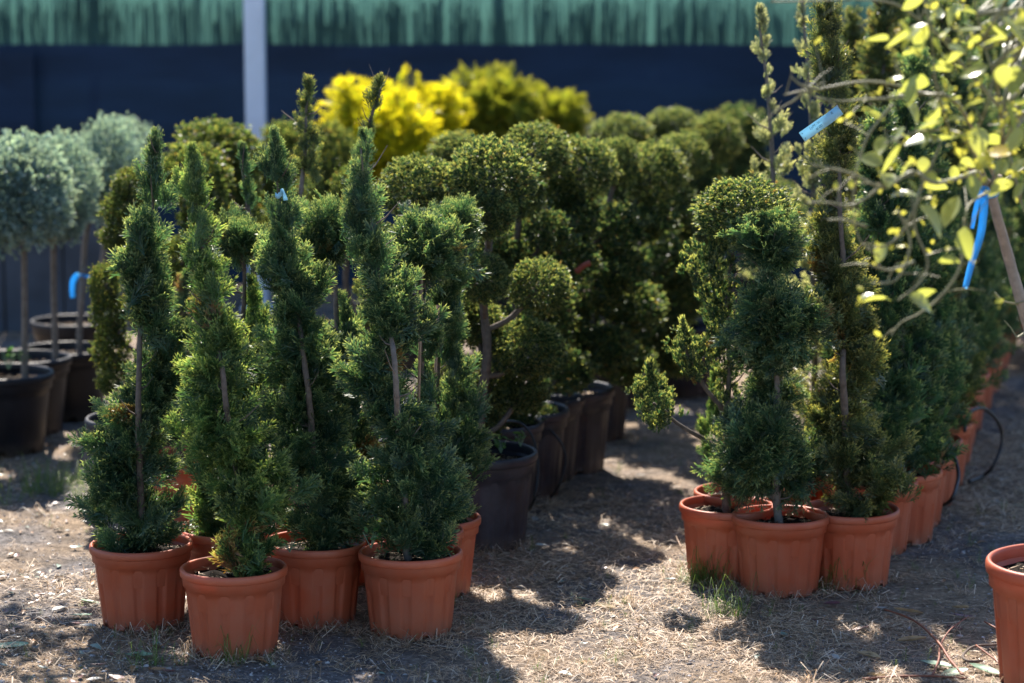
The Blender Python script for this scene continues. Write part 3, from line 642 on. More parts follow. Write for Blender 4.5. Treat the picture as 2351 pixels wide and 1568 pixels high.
topiary('cloud_topiary', 'clipped conifer whose top peeps over the large ball at its left', 'topiary', 1040, 8.9,
    [(1050,352,66,48),(1100,440,60,50),(1170,560,60,50)], group=GB)
topiary('cloud_topiary', 'cloud pruned conifer in the second black pot, arched black tube over its rim', 'topiary', 1126, 8.51,
    [(1228,345,78,62),(1200,440,50,60),(1262,530,60,46,0,'bb'),(1180,600,56,50,0,'bb'),(1130,560,56,50,0,'bb'),(1185,925,62,48,0,'bb'),(1160,760,70,60,0,'bb')], 'tb', group=GB)
topiary('cloud_topiary', 'cloud pruned conifer in the third black pot from the front', 'topiary', 1190, 8.77,
    [(1335,385,78,68),(1290,440,54,46,0,'bb'),(1310,600,66,54,0,'bb'),(1260,720,60,60,0,'bb'),(1300,850,66,52,0,'bb'),(1230,540,60,56,0,'bb'),(1330,500,60,52,0,'bb'),(1240,950,40,25,0,'bb')], group=GB)
topiary('cloud_topiary', 'cloud pruned conifer in the fourth black pot with a bright sunlit rim', 'topiary', 1226, 9.05,
    [(1420,372,48,56),(1400,520,80,58,0,'bb'),(1340,680,74,56,0,'bb'),(1390,800,66,55,0,'bb'),(1420,620,66,56,0,'bb'),(1300,760,60,50,0,'bb')], group=GB)
topiary('cloud_topiary', 'cloud pruned conifer in the tall fifth black pot, flat ball above', 'topiary', 1298, 9.24,
    [(1500,395,76,68),(1490,505,64,48,0,'bb'),(1370,620,70,54,0,'bb'),(1450,700,80,58,0,'bb'),(1350,800,84,54,0,'bb'),(1440,830,66,50,0,'bb')], group=GB)
topiary('cloud_topiary', 'cloud pruned conifer in the shaded sixth black pot', 'topiary', 1350, 9.9,
    [(1565,360,62,54),(1540,470,66,50,0,'bb'),(1530,600,74,60,0,'bb'),(1500,740,70,60,0,'bb'),(1440,660,60,60,0,'bb'),(1470,850,66,50,0,'bb'),(1570,680,50,60,0,'bb'),(1550,800,50,60,0,'bb')], group=GB)
topiary('cloud_topiary', 'cloud pruned conifer at the back with a low wide cap, left of three caps', 'topiary', 1420, 10.7,
    [(1430,306,68,44),(1460,400,60,50,0,'bb'),(1480,560,70,60,0,'bb'),(1400,470,60,60,0,'bb'),(1560,680,60,60,0,'bb')], group=GB)
topiary('cloud_topiary', 'cloud pruned conifer at the back with a small cap, middle of three caps', 'topiary', 1500, 11.2,
    [(1545,282,56,34),(1515,330,44,40),(1600,440,60,60,0,'bb'),(1580,540,60,60,0,'bb'),(1620,640,50,70,0,'bb')], group=GB)
topiary('cloud_topiary', 'cloud pruned conifer at the back with a tall round cap, right of three caps', 'topiary', 1570, 11.0,
    [(1640,318,60,56),(1610,420,56,56,0,'bb'),(1640,520,50,60,0,'bb')], group=GB)
topiary('round_conifer', 'dark round conifer close to the fence right of the clipped caps', 'topiary', 1700, 13.2,
    [(1700,300,68,58,0,'bb'),(1690,400,80,80,0,'bb'),(1740,480,90,90,0,'bb')])

GY = 'rounded bushes near the fence'
topiary('golden_thuja', 'bright golden yellow globe bush in full sun', 'bush', 880, 11.8, [(862,280,108,88,0),(930,350,80,80,-.1),(830,350,90,80)], 'gb', 'tub', GY)
topiary('golden_thuja', 'smaller golden bush with a pointed orange tip beside the brightest globe', 'bush', 990, 12.2, [(990,265,72,66),(965,215,10,28),(1000,330,60,60)], 'gb', 'tub', GY)
topiary('green_thuja', 'tall yellow green bush with uneven top against the dark net', 'bush', 1140, 13.0, [(1125,230,88,76),(1180,260,66,70),(1085,280,60,50),(1120,330,80,60)], 'lb', 'tub', GY)
topiary('green_thuja', 'duller green bush sloping down right of the uneven yellow green one', 'bush', 1270, 13.4, [(1215,240,44,50),(1290,262,66,52),(1250,320,80,60)], 'lb', 'tub', GY)
topiary('olive_globe', 'yellow green globe right of the white post', 'topiary', 770, 10.8, [(765,360,58,76),(745,460,66,70)], 'ob', 'tub', GY)
topiary('olive_globe', 'pale yellow green globe tight against the white post', 'topiary', 640, 11.2, [(652,345,60,66),(610,420,66,60),(640,480,70,70)], 'ob', 'tub', GY)
topiary('olive_globe', 'olive dome tapering to a point left of the white post', 'topiary', 500, 9.8, [(490,332,92,58),(560,360,50,50),(520,430,70,60),(560,520,60,60)], 'ob', 'tub', GY)
topiary('olive_globe', 'shaggy olive ball between the two leftmost spirals', 'topiary', 450, 9.2, [(448,402,80,72),(470,500,60,60),(420,600,55,60),(430,730,50,60),(470,850,60,70)], 'ob', 'black', GY)
topiary('olive_globe', 'small brownish ball behind the wispy leader', 'topiary', 815, 8.9, [(800,435,42,48),(820,520,50,60)], 'ob', 'black', GY)
topiary('cloud_topiary', 'many tiered conifer with yellowish pads left of the leftmost spiral', 'topiary', 322, 8.6,
    [(300,420,42,34),(285,480,52,44),(270,545,44,28),(240,650,36,46),(250,720,42,46),(255,800,46,50),(270,870,48,40),(330,560,50,50),(340,700,50,60)], 'ob')

GW = 'silver blue standards in black tubs'
for u, Y, balls, lab in [
    (0, 9.6, [(40,440,112,112),(-40,470,90,90),(70,400,70,60)], 'silver blue round headed standard at the left edge, nearest tub'),
    (45, 10.0, [(140,425,76,100),(120,500,60,50)], 'silver blue standard whose trunk stands second from the left'),
    (150, 10.4, [(250,370,66,86),(235,450,60,50)], 'silver blue standard with the blue ribbon on its leaning trunk'),
    (170, 11.3, [(290,325,58,46),(300,370,60,50)], 'palest silver blue head, farthest of the round headed standards')]:
    t = thing('silver_standard', (gx(u, Y), Y, 0), lab, 'topiary', GW); org = t.location; h = add_pot(t, 'tub', 1.08 if Y < 10.2 else 1.)
    for b in balls:
        c = at(b[0], b[1], Y)-org; s = 1.2*b[2]*mpp(Y)/.15; tag(link('foliage_ball', random.choice(BM['sb']), t, c, (0, 0, random.random()*6), (s, s, s*b[3]/b[2])), kind='stuff')
    mb = MB(); c = at(balls[0][0], balls[0][1], Y)-org
    tr = {0: [(57,800),(55,570)], 45: [(127,800),(123,570)], 150: [(183,770),(200,520)], 170: [(215,770),(250,500)]}[u]
    p = smooth_path([Vector(((at(tr[0][0], tr[0][1], Y)-org).x-.005, 0, h-.02))]+[at(a, b, Y)-org for a, b in tr]+[c], 5)
    mb.tube(p, [.0155*(1-.25*i/len(p)) for i in range(len(p))], 8, True, .1); link('trunk', mb.mesh('trunk', M['bark_pale']), t)
# a further tub and more of the same stand off the left edge, casting shade
for i, (u, Y) in enumerate([(-190, 8.9), (-260, 7.7)]):
    t = thing('silver_standard', (gx(u, Y), Y, 0), ['silver blue standard standing before the nearest tub, mostly past the left edge', 'silver blue standard closest to the viewer, past the left edge'][i], 'topiary', GW); h = add_pot(t, 'tub')
    for dz, s in ((1.15, 1.5), (.98, 1.2)): tag(link('foliage_ball', BM['sb'][i], t, (0, 0, dz), (0, 0, i), (s, s, s)), kind='stuff')
    mb = MB(); mb.tube([(0, 0, h-.02), (.01, 0, .6), (0, 0, 1.)], .015, 8); link('trunk', mb.mesh('trunk', M['bark_pale']), t)

# ---------------------------------------------------------------- fence, wall, posts
FY = 15.
def sheet(name, x0, x1, z0, z1, y, mat, n=220, m=14, amp=.03, sag=.0):
    V = []; Fc = []
    for j in range(m+1):
        for i in range(n+1):
            x = x0+(x1-x0)*i/n; z = z0+(z1-z0)*j/m
            yy = y+amp*noise.noise(Vector((x*1.1, z*1.6, y)))+amp*.4*noise.noise(Vector((x*5, z*2, 1)))
            V.append((x, yy, z+(sag*noise.noise(Vector((x*1.5, 0, 5))) if j in (0, m) else 0)))
    for j in range(m):
        for i in range(n): a = j*(n+1)+i; Fc.append((a, a+1, a+n+2, a+n+1))
    me = bpy.data.meshes.new(name); me.from_pydata(V, [], Fc); me.polygons.foreach_set('use_smooth', [True]*len(Fc)); me.materials.append(mat); return me
fe = thing('screen_fence', (0, FY, 0), 'tall fence of dark net with a green net band backed by brushwood', 'fence')
def fl(me, name, kind=None): o = link(name, me, fe, (0, -FY, 0)); return tag(o, kind=kind) if kind else o
fl(sheet('dark_net', -14, 14, 0, 1.50, FY, M['darknet'], sag=.012, amp=.06), 'dark_net')
fl(sheet('green_net', -14, 14, 1.49, 2.5, FY+.06, M['greennet']), 'green_net')
V = []; T = []
for i in range(7500):
    x = random.uniform(-9, 9); wdt = random.uniform(.0018, .0055); top = 1.78+.03*noise.noise(Vector((x*3, 0, 0)))+random.gauss(0, .07)
    if noise.noise(Vector((x*2.2, 4, 0)))*.35+.8*noise.noise(Vector((x*22, 1, 0)))+random.uniform(-.8, .8) > .05: continue
    y = FY+.10+random.uniform(0, .03); dx = random.uniform(-.02, .02); n = len(V)
    V += [(x-wdt, y, 1.42), (x+wdt, y, 1.42), (x, y+wdt, 1.42), (x-wdt+dx, y, top), (x+wdt+dx, y, top), (x+dx, y+wdt, top)]
    T += [(n, n+1, n+4), (n, n+4, n+3), (n+1, n+2, n+5), (n+1, n+5, n+4), (n+2, n, n+3), (n+2, n+3, n+5)]
fl(tri_mesh('brushwood', V, T, M['reed']), 'brushwood', 'stuff')
for u in (-1400, -600, 205, 1140, 2120, 3000):
    mb = MB(); x = at(u, 50, FY).x; mb.box(x-.03, x+.03, FY+.14, FY+.20, 0, 2.5); fl(mb.mesh('fence_post', M['darkpost'], False), 'fence_post')
for z in (.05, 1.45, 2.45):
    mb = MB(); mb.tube([(-14, FY+.045, z), (14, FY+.045, z)], .012, 6); fl(mb.mesh('wire', M['darkpost']), 'wire')
fe2 = tag(link('shade_net_patch', sheet('net_patch', at(-260,0,FY).x, at(78,0,FY).x, .35, 1.46, FY-.07, M['darknet'], 30, 8, .03)), 'faded patch of dark net hung over the fence at the far left', 'shade net')
x = at(587, 200, 13.9).x; mb = MB(); mb.box(x-.056, x+.056, 13.84, 13.96, 0, 3.2)
mb.box(x-.1, x+.1, 13.8, 14.0, 0, .02)
o = link('metal_post', mb.mesh('metal_post', M['white_post'], False)); tag(o, 'pale white square post standing in front of the dark fence', 'post')
mod = o.modifiers.new('bevel', 'BEVEL'); mod.width = .008; mod.segments = 2
x0 = at(-400, 600, 13).x; x1 = at(285, 600, 13).x; mb = MB(); nseg = 5
wl = thing('low_wall', ((x0+x1)/2, 13, 0), 'low grey concrete panel wall behind the silver standards', 'wall')
for i in range(nseg):
    a = x0+(x1-x0)*i/nseg; b = x0+(x1-x0)*(i+1)/nseg; mb = MB(); mb.box(a-(x0+x1)/2+.006, b-(x0+x1)/2-.006, -.04+.004*(i % 2), .05, 0, .66+random.uniform(-.01, .01))
    link('concrete_panel', mb.mesh('concrete_panel', M['concrete'], False), wl)

# ---------------------------------------------------------------- lemon tree
LY = 6.3; lorg = Vector((gx(2440, LY), LY, 0))
lem = thing('lemon_tree', lorg, 'thorny lemon tree with sunlit leaves in the large terracotta pot at the right edge', 'potted tree')
add_pot(lem, 'lemon', 1., 0)
mb = MB()
def lt(pts, r0, r1, n=8, sub=5):
    p = smooth_path([at(a, b, y)-lorg for a, b, y in pts], sub); mb.tube(p, [r0+(r1-r0)*i/len(p) for i in range(len(p))], n, True, .06); return p
tp = lt([(2440,1230,LY),(2425,1060,LY),(2395,880,6.25),(2352,720,6.2),(2318,600,6.2),(2290,500,6.15),(2272,425,6.1)], .016, .0125)
lt([(2284,455,6.13),(2290,425,6.1),(2296,405,6.07)], .008, .0065)
lt([(2272,425,6.1),(2240,395,6.05),(2218,372,6.0)], .012, .006)
link('trunk', mb.mesh('lemon_trunk', M['lemon_bark']), lem)
mb = MB(); paths = []
LB = [
 [(2275,430,6.1),(2300,330,5.6),(2290,200,5.35),(2255,90,5.33),(2230,-40,5.28)],
 [(2270,425,6.1),(2225,330,5.38),(2180,300,5.35),(2100,305,5.28),(2030,330,5.22)],
 [(2300,250,5.35),(2210,150,5.35),(2170,95,5.35),(2110,45,5.35),(2050,8,5.35),(1960,-2,5.35),(1880,2,5.35),(1770,4,5.38)],
 [(2280,400,6.1),(2200,240,5.35),(2120,215,5.35),(2030,190,5.35),(1960,190,5.35),(1880,205,5.35),(1835,210,5.35),(1800,218,5.35)],
 [(2120,215,5.35),(2060,225,5.33),(1990,228,5.33),(1930,232,5.33),(1870,222,5.33)],
 [(1880,205,5.35),(1840,195,5.35),(1815,175,5.35)],[(1850,208,5.35),(1830,225,5.35),(1812,238,5.35)],
 [(2240,395,5.85),(2150,420,5.28),(2095,395,5.22),(2030,430,5.22),(1960,400,5.22),(1900,385,5.22),(1862,378,5.22)],
 [(2215,500,5.35),(2205,610,5.33),(2160,680,5.33),(2110,720,5.33),(2070,740,5.33),(2045,770,5.33)],
 [(2270,440,5.85),(2225,470,5.38),(2215,520,5.35)],
 [(2050,240,5.28),(2000,300,5.28),(1975,360,5.28),(1960,430,5.28),(1962,510,5.28),(1980,560,5.28),(2020,590,5.28)],
 [(2160,330,5.28),(2120,420,5.28),(2080,520,5.28),(2040,560,5.28),(1990,570,5.28)],
 [(2110,440,5.22),(2100,520,5.22),(2130,600,5.22),(2110,650,5.22),(2060,690,5.22)],
 [(2020,430,5.22),(1960,470,5.22),(1900,465,5.22),(1852,465,5.22)],[(1990,520,5.22),(1940,505,5.22),(1900,505,5.22)],
 [(2100,600,5.22),(2040,620,5.22),(1980,600,5.22)],[(2060,480,5.22),(2090,555,5.22),(2060,640,5.22),(2000,650,5.22)],
 [(2290,200,5.35),(2340,120,5.28),(2390,60,5.28)],[(2300,330,5.6),(2350,260,5.35),(2420,200,5.35)],[(2275,430,6.1),(2360,380,6.1),(2460,300,6.1)],
 [(2255,90,5.33),(2300,20,5.28),(2330,-60,5.28)],[(2180,300,5.35),(2150,200,5.28),(2140,100,5.28),(2120,0,5.28)],
 [(2320,360,5.6),(2350,480,5.6),(2380,520,5.6)],[(2225,330,5.38),(2260,260,5.22),(2280,180,5.2)],
 [(2345,700,6.2),(2300,690,6.15),(2285,672,6.12)],[(2360,760,6.2),(2335,775,6.15)]]
for i, pts in enumerate(LB): paths.append(lt(pts, .0055 if i < 4 or i == 7 else .0038, .0018, 6))
twigs = []
for p in paths:
    for _ in range(len(p)//5):
        q = random.choice(p[2:]); d = Vector((random.gauss(0, 1), random.gauss(0, .7), random.gauss(.2, 1))).normalized()
        L = random.uniform(.03, .11); e = [q, q+d*L*.5+Vector((0, 0, .004)), q+d*L]; mb.tube(e, [.0017, .0013, .0007], 4, False); twigs.append(e[-1])
# unseen far side of the crown
for _ in range(26):
    a = Vector((random.uniform(-.05, .9), random.uniform(-.7, .5), random.uniform(1.55, 2.3))); q = paths[0][random.randrange(5, 18)]
    pp = smooth_path([q, (q+a)/2+Vector((0, 0, .08)), a], 5); mb.tube(pp, [.005-.003*i/len(pp) for i in range(len(pp))], 6); paths.append(pp)
link('branch', mb.mesh('lemon_branches', M['lemon_twig']), lem)
def leaf_mesh(name, mat, L, W, fold, curl, seg=6):
    V = []; Fc = []
    for i in range(seg+1):
        t = i/seg; w_ = W*math.sin(math.pi*min(1, t**.85))**.8 if 0 < t < 1 else .001
        z = curl*t*t*L
        V += [(-w_, t*L, z+fold*w_), (0, t*L, z), (w_, t*L, z+fold*w_)]
    for i in range(seg):
        a = i*3; Fc += [(a, a+1, a+4, a+3), (a+1, a+2, a+5, a+4)]
    me = bpy.data.meshes.new(name); me.from_pydata(V, [], Fc); me.polygons.foreach_set('use_smooth', [True]*len(Fc)); me.materials.append(mat); return me
def lemon_leaf_mat(name, a, b, tr, trans, rough):
    m, n, p, out = newmat(name); oi = n.nodes.new('ShaderNodeObjectInfo'); r = ramp(n, [(0, a), (1, b)]); n.links.new(oi.outputs['Random'], r.inputs[0])
    tc = n.nodes.new('ShaderNodeTexCoord'); t = nz(n, 60, 3, tc.outputs['Object']); c = mixrgb(n, r.outputs[0], (.6,.6,.5), .12)
    n.links.new(c, p.inputs['Base Color']); p.inputs['Roughness'].default_value = rough; p.inputs['Specular IOR Level'].default_value = .7
    bump(n, p, t.outputs[0], .3, .003)
    tb = n.nodes.new('ShaderNodeBsdfTranslucent'); tcx = mixrgb(n, r.outputs[0], tr, .6); n.links.new(tcx, tb.inputs[0])
    mx = n.nodes.new('ShaderNodeMixShader'); mx.inputs[0].default_value = trans; n.links.new(p.outputs[0], mx.inputs[1]); n.links.new(tb.outputs[0], mx.inputs[2]); n.links.new(mx.outputs[0], out.inputs[0]); return m
M['lleaf'] = lemon_leaf_mat('lemon_leaf', (.07,.13,.035), (.34,.36,.09), (.62,.62,.08), .5, .2)
M['lyell'] = lemon_leaf_mat('yellow_lemon_leaf', (.45,.34,.04), (.60,.45,.05), (.85,.62,.05), .5, .3)
LM = [leaf_mesh('lemon_leaf', M['lleaf'], .078, .0235, .35, c, 7) for c in (-.35, .1, .3)]+[leaf_mesh('broad_lemon_leaf', M['lleaf'], .072, .030, .25, -.25, 7)]*2
def put_leaf(me, p, d, sc, name='leaf', par=lem):
    d = Vector(d).normalized(); q = d.to_track_quat('Y', 'Z'); o = link(name, me, par, p, (0, 0, 0), (sc,)*3)
    o.rotation_euler = (q @ Vector((0, 1, 0)).rotation_difference(Vector((0, 1, 0)))).to_euler(); o.rotation_euler.rotate_axis('Y', random.uniform(-.9, .9)); return o
# the large leaves the photograph shows one by one: (u, v, dx, dz, scale)
for (u, v, dx, dz, s, *c) in [(2103,62,-.8,-1,1.15),(2150,150,1,.2,.95),(2190,160,-1,.25,.8),(2085,245,.4,1,.9),(2070,330,-.3,-1,1.),(2180,320,.9,.3,1.),(2120,290,.2,-1,.8),(2140,330,1,.5,1.05),(2230,400,.1,-1,.8),(2240,290,.2,-1,.9),(2165,325,-1,.1,1.35),(2200,450,-.4,-1,1.1),(2215,520,0,-1,1.15),(2110,470,.7,-.6,1.1),(2040,455,.8,.3,.9),(2035,560,-.6,-.9,.7),(2045,690,-.9,.2,.85),(2085,680,.8,-.3,.9),(2105,690,.5,.6,.8),(2155,600,.8,.1,.7),(2300,40,.6,-.8,1.2),(2340,30,.5,-1,1.2),(2310,90,-1,0,.9),(2250,70,1,.1,.8),(2330,150,0,-1,1.),(2270,150,-.8,-.6,.9),(2200,70,1,-.2,.8),(2310,230,.2,-1,1.),(2260,230,-1,-.3,.9),(2345,290,-.3,-1,1.),(2330,350,-1,.1,1.05,1),(2195,25,.9,.1,.8),(1990,255,.7,-.6,.6),(1975,690,.7,.5,.5),(2180,250,-1,.5,.7)]:
    Yl = 5.26+random.uniform(-.1, .1); me_ = random.choice(LM)
    if c: me_ = leaf_mesh('yellow_leaf', M['lyell'], .08, .024, .2, -.2, 7)
    o = put_leaf(me_, at(u, v, Yl)-lorg, (dx, random.uniform(-.35, .35), dz), s*random.uniform(.8, 1.0))
for _ in range(130):
    p = random.choice(paths[:1]+paths[17:22]+paths[26:]); q = random.choice(p[4:])
    put_leaf(random.choice(LM), q, (random.gauss(0, 1), random.gauss(0, .6), random.gauss(-.3, .8)), random.uniform(.5, 1.1))
for _ in range(48):
    u = 2351-330*random.random()**1.25; v = random.uniform(-30, 430)
    put_leaf(random.choice(LM), at(u, v, 5.3+random.uniform(-.15, .3))-lorg, (random.gauss(0, 1), random.gauss(0, .5), random.gauss(-.4, .7)), random.uniform(.4, .85))
# young yellow leaves and buds, many per twig
yl = leaf_mesh('young', M['blossom'], 1, .30, .3, .15, 3)
yv = np.array([v.co[:] for v in yl.vertices]); yt = []
for f in yl.polygons: a = list(f.vertices); yt += [(a[0], a[1], a[2]), (a[0], a[2], a[3])]
P = []; D = []
def cluster(c, n, sp):
    for _ in range((n+1)*2//3): P.append(tuple(c+Vector((random.gauss(0, sp), random.gauss(0, sp), random.gauss(0, sp*1.3))))); D.append((random.gauss(0, .6), random.gauss(0, .5), random.gauss(.5, .6)))
for (u, v, n) in [(2030,410,8),(2050,395,6),(1985,690,6),(2060,550,8),(2080,590,10),(2100,520,6),(2150,560,6),(2130,450,8),(2165,260,8),(2190,340,12),(2220,330,12),(2215,300,10),(2240,350,12),(2270,380,10),(2250,430,10),(2300,300,12),(2320,260,12),(2340,310,10),(2200,400,10),(2180,220,8),(2230,190,8),(2290,200,8),(2140,30,8),(2200,20,8),(2330,400,8),(2310,360,10),(2150,470,5),(2100,380,6),(2340,200,8),(2260,120,6),(2020,190,4),(2030,200,4),(2290,690,4)]:
    cluster(at(u, v, 5.3)-lorg, n, .014)
for q in random.sample(twigs, min(len(twigs), 40)): cluster(q, random.randint(1, 2), .005)
V, T, a = scatter([(yv, np.array(yt), np.zeros(len(yv)))], np.array(P), np.array(D), rng.uniform(.010, .024, len(P)))
tag(link('young_leaves', tri_mesh('young_leaves', V, T, M['blossom'], a, True), lem), kind='stuff')

# broad-leaved tree past the left edge: its crown hangs above the frame and drops the leaves on the gravel
bt = thing('broadleaf_tree', (-2.75, 9.0, 0), 'broad leaved tree past the left edge, shading the littered gravel', 'tree')
mb = MB(); mb.tube(smooth_path([(0,0,-.02),(.03,0,1.0),(.1,-.05,2.0),(.3,-.1,2.9)], 5), [.07-.002*i for i in range(16)], 9, True, .05)
cr = []
for _ in range(16):
    e = Vector((random.uniform(.1, 1.65), random.uniform(-.75, .5), random.uniform(2.25, 3.1))); q = Vector((.12, -.05, random.uniform(1.7, 2.5)))
    pp = smooth_path([q, (q+e)/2+Vector((0,0,.1)), e], 5); mb.tube(pp, [.018-.0014*i for i in range(len(pp))], 6); cr += pp[4:]
link('trunk', mb.mesh('tree_trunk', M['bark']), bt)
P_ = np.array([random.choice(cr) for _ in range(1500)])+rng.normal(0, .10, (1500, 3)); P_[:, 2] = np.maximum(P_[:, 2], 2.08)
V, T, a = scatter([(yv, np.array(yt), np.zeros(len(yv)))], P_, rng.normal(0, 1, (1500, 3)), rng.uniform(.06, .11, 1500))
a['tip'] = a['tip']*0; tag(link('crown', tri_mesh('tree_crown', V, T, M['juniper_light'], a, True), bt), kind='stuff')

# ---------------------------------------------------------------- ribbons, tags
def ribbon(pts, w_, mat, name, wd=(1, 0, 0), th=.0006, twist=0.):
    V = []; Fc = []; pts = smooth_path(pts, 6); n = len(pts); wd = Vector(wd).normalized()
    for i, p in enumerate(pts):
        t = (pts[min(i+1, n-1)]-pts[max(i-1, 0)]).normalized(); a = (wd-t*wd.dot(t)).normalized(); b = t.cross(a)
        an = twist*i/n; s = a*math.cos(an)+b*math.sin(an); nn = t.cross(s)
        for sx, sz in ((-1, -1), (1, -1), (1, 1), (-1, 1)): V.append(tuple(p+s*sx*w_/2+nn*sz*th))
    for i in range(n-1):
        for k in range(4): Fc.append((i*4+k, i*4+(k+1) % 4, (i+1)*4+(k+1) % 4, (i+1)*4+k))
    Fc += [(3, 2, 1, 0), tuple((n-1)*4+k for k in range(4))]
    me = bpy.data.meshes.new(name); me.from_pydata(V, [], Fc); me.polygons.foreach_set('use_smooth', [True]*len(Fc)); me.materials.append(mat); return me
c = at(2262, 435, 6.1)
rb = thing('ribbon', c, 'long bright blue ribbon knotted round the lemon trunk and hanging down', 'ribbon')
link('tail', ribbon([at(2262,432,6.07)-c, at(2258,490,6.05)-c, at(2250,545,6.05)-c, at(2232,600,6.05)-c, at(2216,662,6.05)-c], .020, M['ribbon'], 'tail', twist=1.1), rb)
link('tail', ribbon([at(2255,432,6.06)-c, at(2243,470,6.05)-c, at(2236,500,6.05)-c, at(2232,525,6.05)-c], .014, M['ribbon'], 'tail2', twist=-.8), rb)
mb = MB(); nn = 24; tdir = (at(2290,500,6.15)-at(2272,425,6.1)).normalized(); e1 = tdir.cross(Vector((0,1,0))).normalized(); e2 = tdir.cross(e1); cc = at(2276,440,6.11)-c
for k_, off in enumerate((-.006, .004)):
    mb.tube([cc+tdir*off+(e1*math.cos(6.283*i/nn)+e2*math.sin(6.283*i/nn))*.0165 for i in range(nn+1)], .005, 6, False)
mb.tube([at(2255,430,6.08)-c, at(2264,434,6.06)-c, at(2270,438,6.07)-c], [.004, .010, .005], 7)
link('knot', mb.mesh('knot', M['ribbon']), rb)
c = at(190, 640, 10.37)
tag(link('ribbon', ribbon([at(200,636,10.37)-c, at(192,632,10.33)-c, at(178,632,10.32)-c, at(168,645,10.33)-c, at(166,664,10.34)-c, at(167,684,10.34)-c], .026, M['ribbon'], 'ribbon', twist=.5), loc=c), 'short curled blue ribbon on the leaning trunk of a silver standard', 'ribbon')
# written tag on the bronze spiral
TY = 7.22; a = at(1841, 315, TY); b = at(1930, 252, TY); ax_ = (b-a).normalized(); pr = Vector((-ax_.z, 0, ax_.x)).normalized()
tg = thing('plant_tag', (a+b)/2, 'pale blue plastic tag with handwriting, tied slanting on the bronze spiral', 'plant tag'); ctr = (a+b)/2; hw_ = 12.5*mpp(TY)
def quad3(mb, cx, lx, cy, ly, y0, y1):
    V = []
    for yy in (y0, y1):
        for sx, sz in ((-1,-1),(1,-1),(1,1),(-1,1)): V.append(tuple(ax_*(cx+sx*lx)+pr*(cy+sz*ly)+Vector((0, yy, 0))))
    mb.add(V, [(0,1,2,3),(7,6,5,4),(0,4,5,1),(1,5,6,2),(2,6,7,3),(3,7,4,0)])
Lh = (b-a).length/2
tgm = ribbon([a-ctr, (a-ctr)*.3, (b-ctr)*.4+Vector((0,-.004,0)), (b-ctr)*.8+Vector((0,.004,0)), (b-ctr)*1.0+Vector((0,.012,0))], hw_*2, M['tagplastic'], 'tag_strip', pr, .0004)
link('strip', tgm, tg)
for sy in (-.5, .5):
    mb = MB(); mb.tube([ax_*(-Lh+.007)+pr*sy*hw_+Vector((0,-.0012,0)), ax_*(-Lh+.007)+pr*sy*hw_+Vector((0,.0012,0))], .0013, 10); link('hole', mb.mesh('hole', M['darkpost']), tg)
for txt, off in (('LyM -VARd -NSR', .22), ('al 00.00 C7', -.52)):
    cu = bpy.data.curves.new('handwriting', 'FONT'); cu.body = txt; cu.size = hw_*.72; cu.extrude = .0001; cu.shear = .2; cu.align_x = 'CENTER'
    cu.materials.append(M['ink']); ob = bpy.data.objects.new('handwriting', cu); COL.objects.link(ob)
    dg = bpy.context.evaluated_depsgraph_get(); tm = bpy.data.meshes.new_from_object(ob.evaluated_get(dg)); bpy.data.objects.remove(ob)
    if not tm.materials: tm.materials.append(M['ink'])
    o = link('handwriting', tm, tg, ax_*.004+pr*off*hw_+Vector((0, -.0022, 0))); o.rotation_euler = (R(90), -math.atan2(ax_.z, ax_.x), 0)
c = at(640, 440, 6.90)
tg2 = thing('plant_tag', c, 'small pale blue tag looped round the top of the third front spiral', 'plant tag')
link('strip', ribbon([at(632,447,6.86)-c, at(638,451,6.84)-c, at(644,445,6.83)-c, at(648,438,6.83)-c, at(652,446,6.82)-c, at(656,460,6.82)-c], .014, M['tagplastic'], 'strip', (.2, -.3, 1), .0004), tg2)
c = at(1340, 612, 8.6)
tag(link('plant_tag', ribbon([at(1322,625,8.58)-c, at(1340,610,8.57)-c, at(1356,603,8.57)-c], .022, M['redlabel'], 'red_tag', (0, -.3, 1)), loc=c), 'small red label hanging among the dark cloud pruned conifers', 'plant tag')

# ---------------------------------------------------------------- hoses
def hose(pts, label, r=.006):
    p0 = Vector(pts[0]); mb = MB(); mb.tube(smooth_path([Vector(p)-p0 for p in pts], 8), r, 8); tag(link('irrigation_tube', mb.mesh('tube', M['tube']), loc=p0), label, 'irrigation tube', 'black irrigation tubes')
hose([at(1128,1020,8.3), at(1140,985,8.28), at(1165,968,8.25), at(1200,975,8.22), at(1225,1010,8.2), at(1236,1080,8.15), at(1225,1150,8.1), gnd(1190,1195)+Vector((0,0,.008)), gnd(1150,1215)+Vector((0,0,.008))], 'thin black tube arching over the rims of the first two black pots', .005)
hose([at(1262,985,8.62), at(1290,1020,8.60), at(1300,1060,8.58), at(1285,1110,8.55), gnd(1262,1150)+Vector((0,0,.008))], 'thin black tube hanging against the third black pot', .0045)
hose([at(2175,1010,8.5), at(2195,1060,8.45), at(2200,1100,8.4), at(2185,1145,8.3), gnd(2160,1165)+Vector((0,0,.01)), gnd(2130,1150)+Vector((0,0,.01))], 'black tube hugging the middle terracotta pots of the right row', .007)
hose([at(2215,990,8.8), at(2225,950,8.9), at(2260,938,9.0), at(2295,975,9.05), at(2300,1020,9.05), at(2280,1070,9.0), gnd(2255,1100)+Vector((0,0,.01)), gnd(2225,1112)+Vector((0,0,.01))], 'black tube looping out over the path beside the right row', .007)

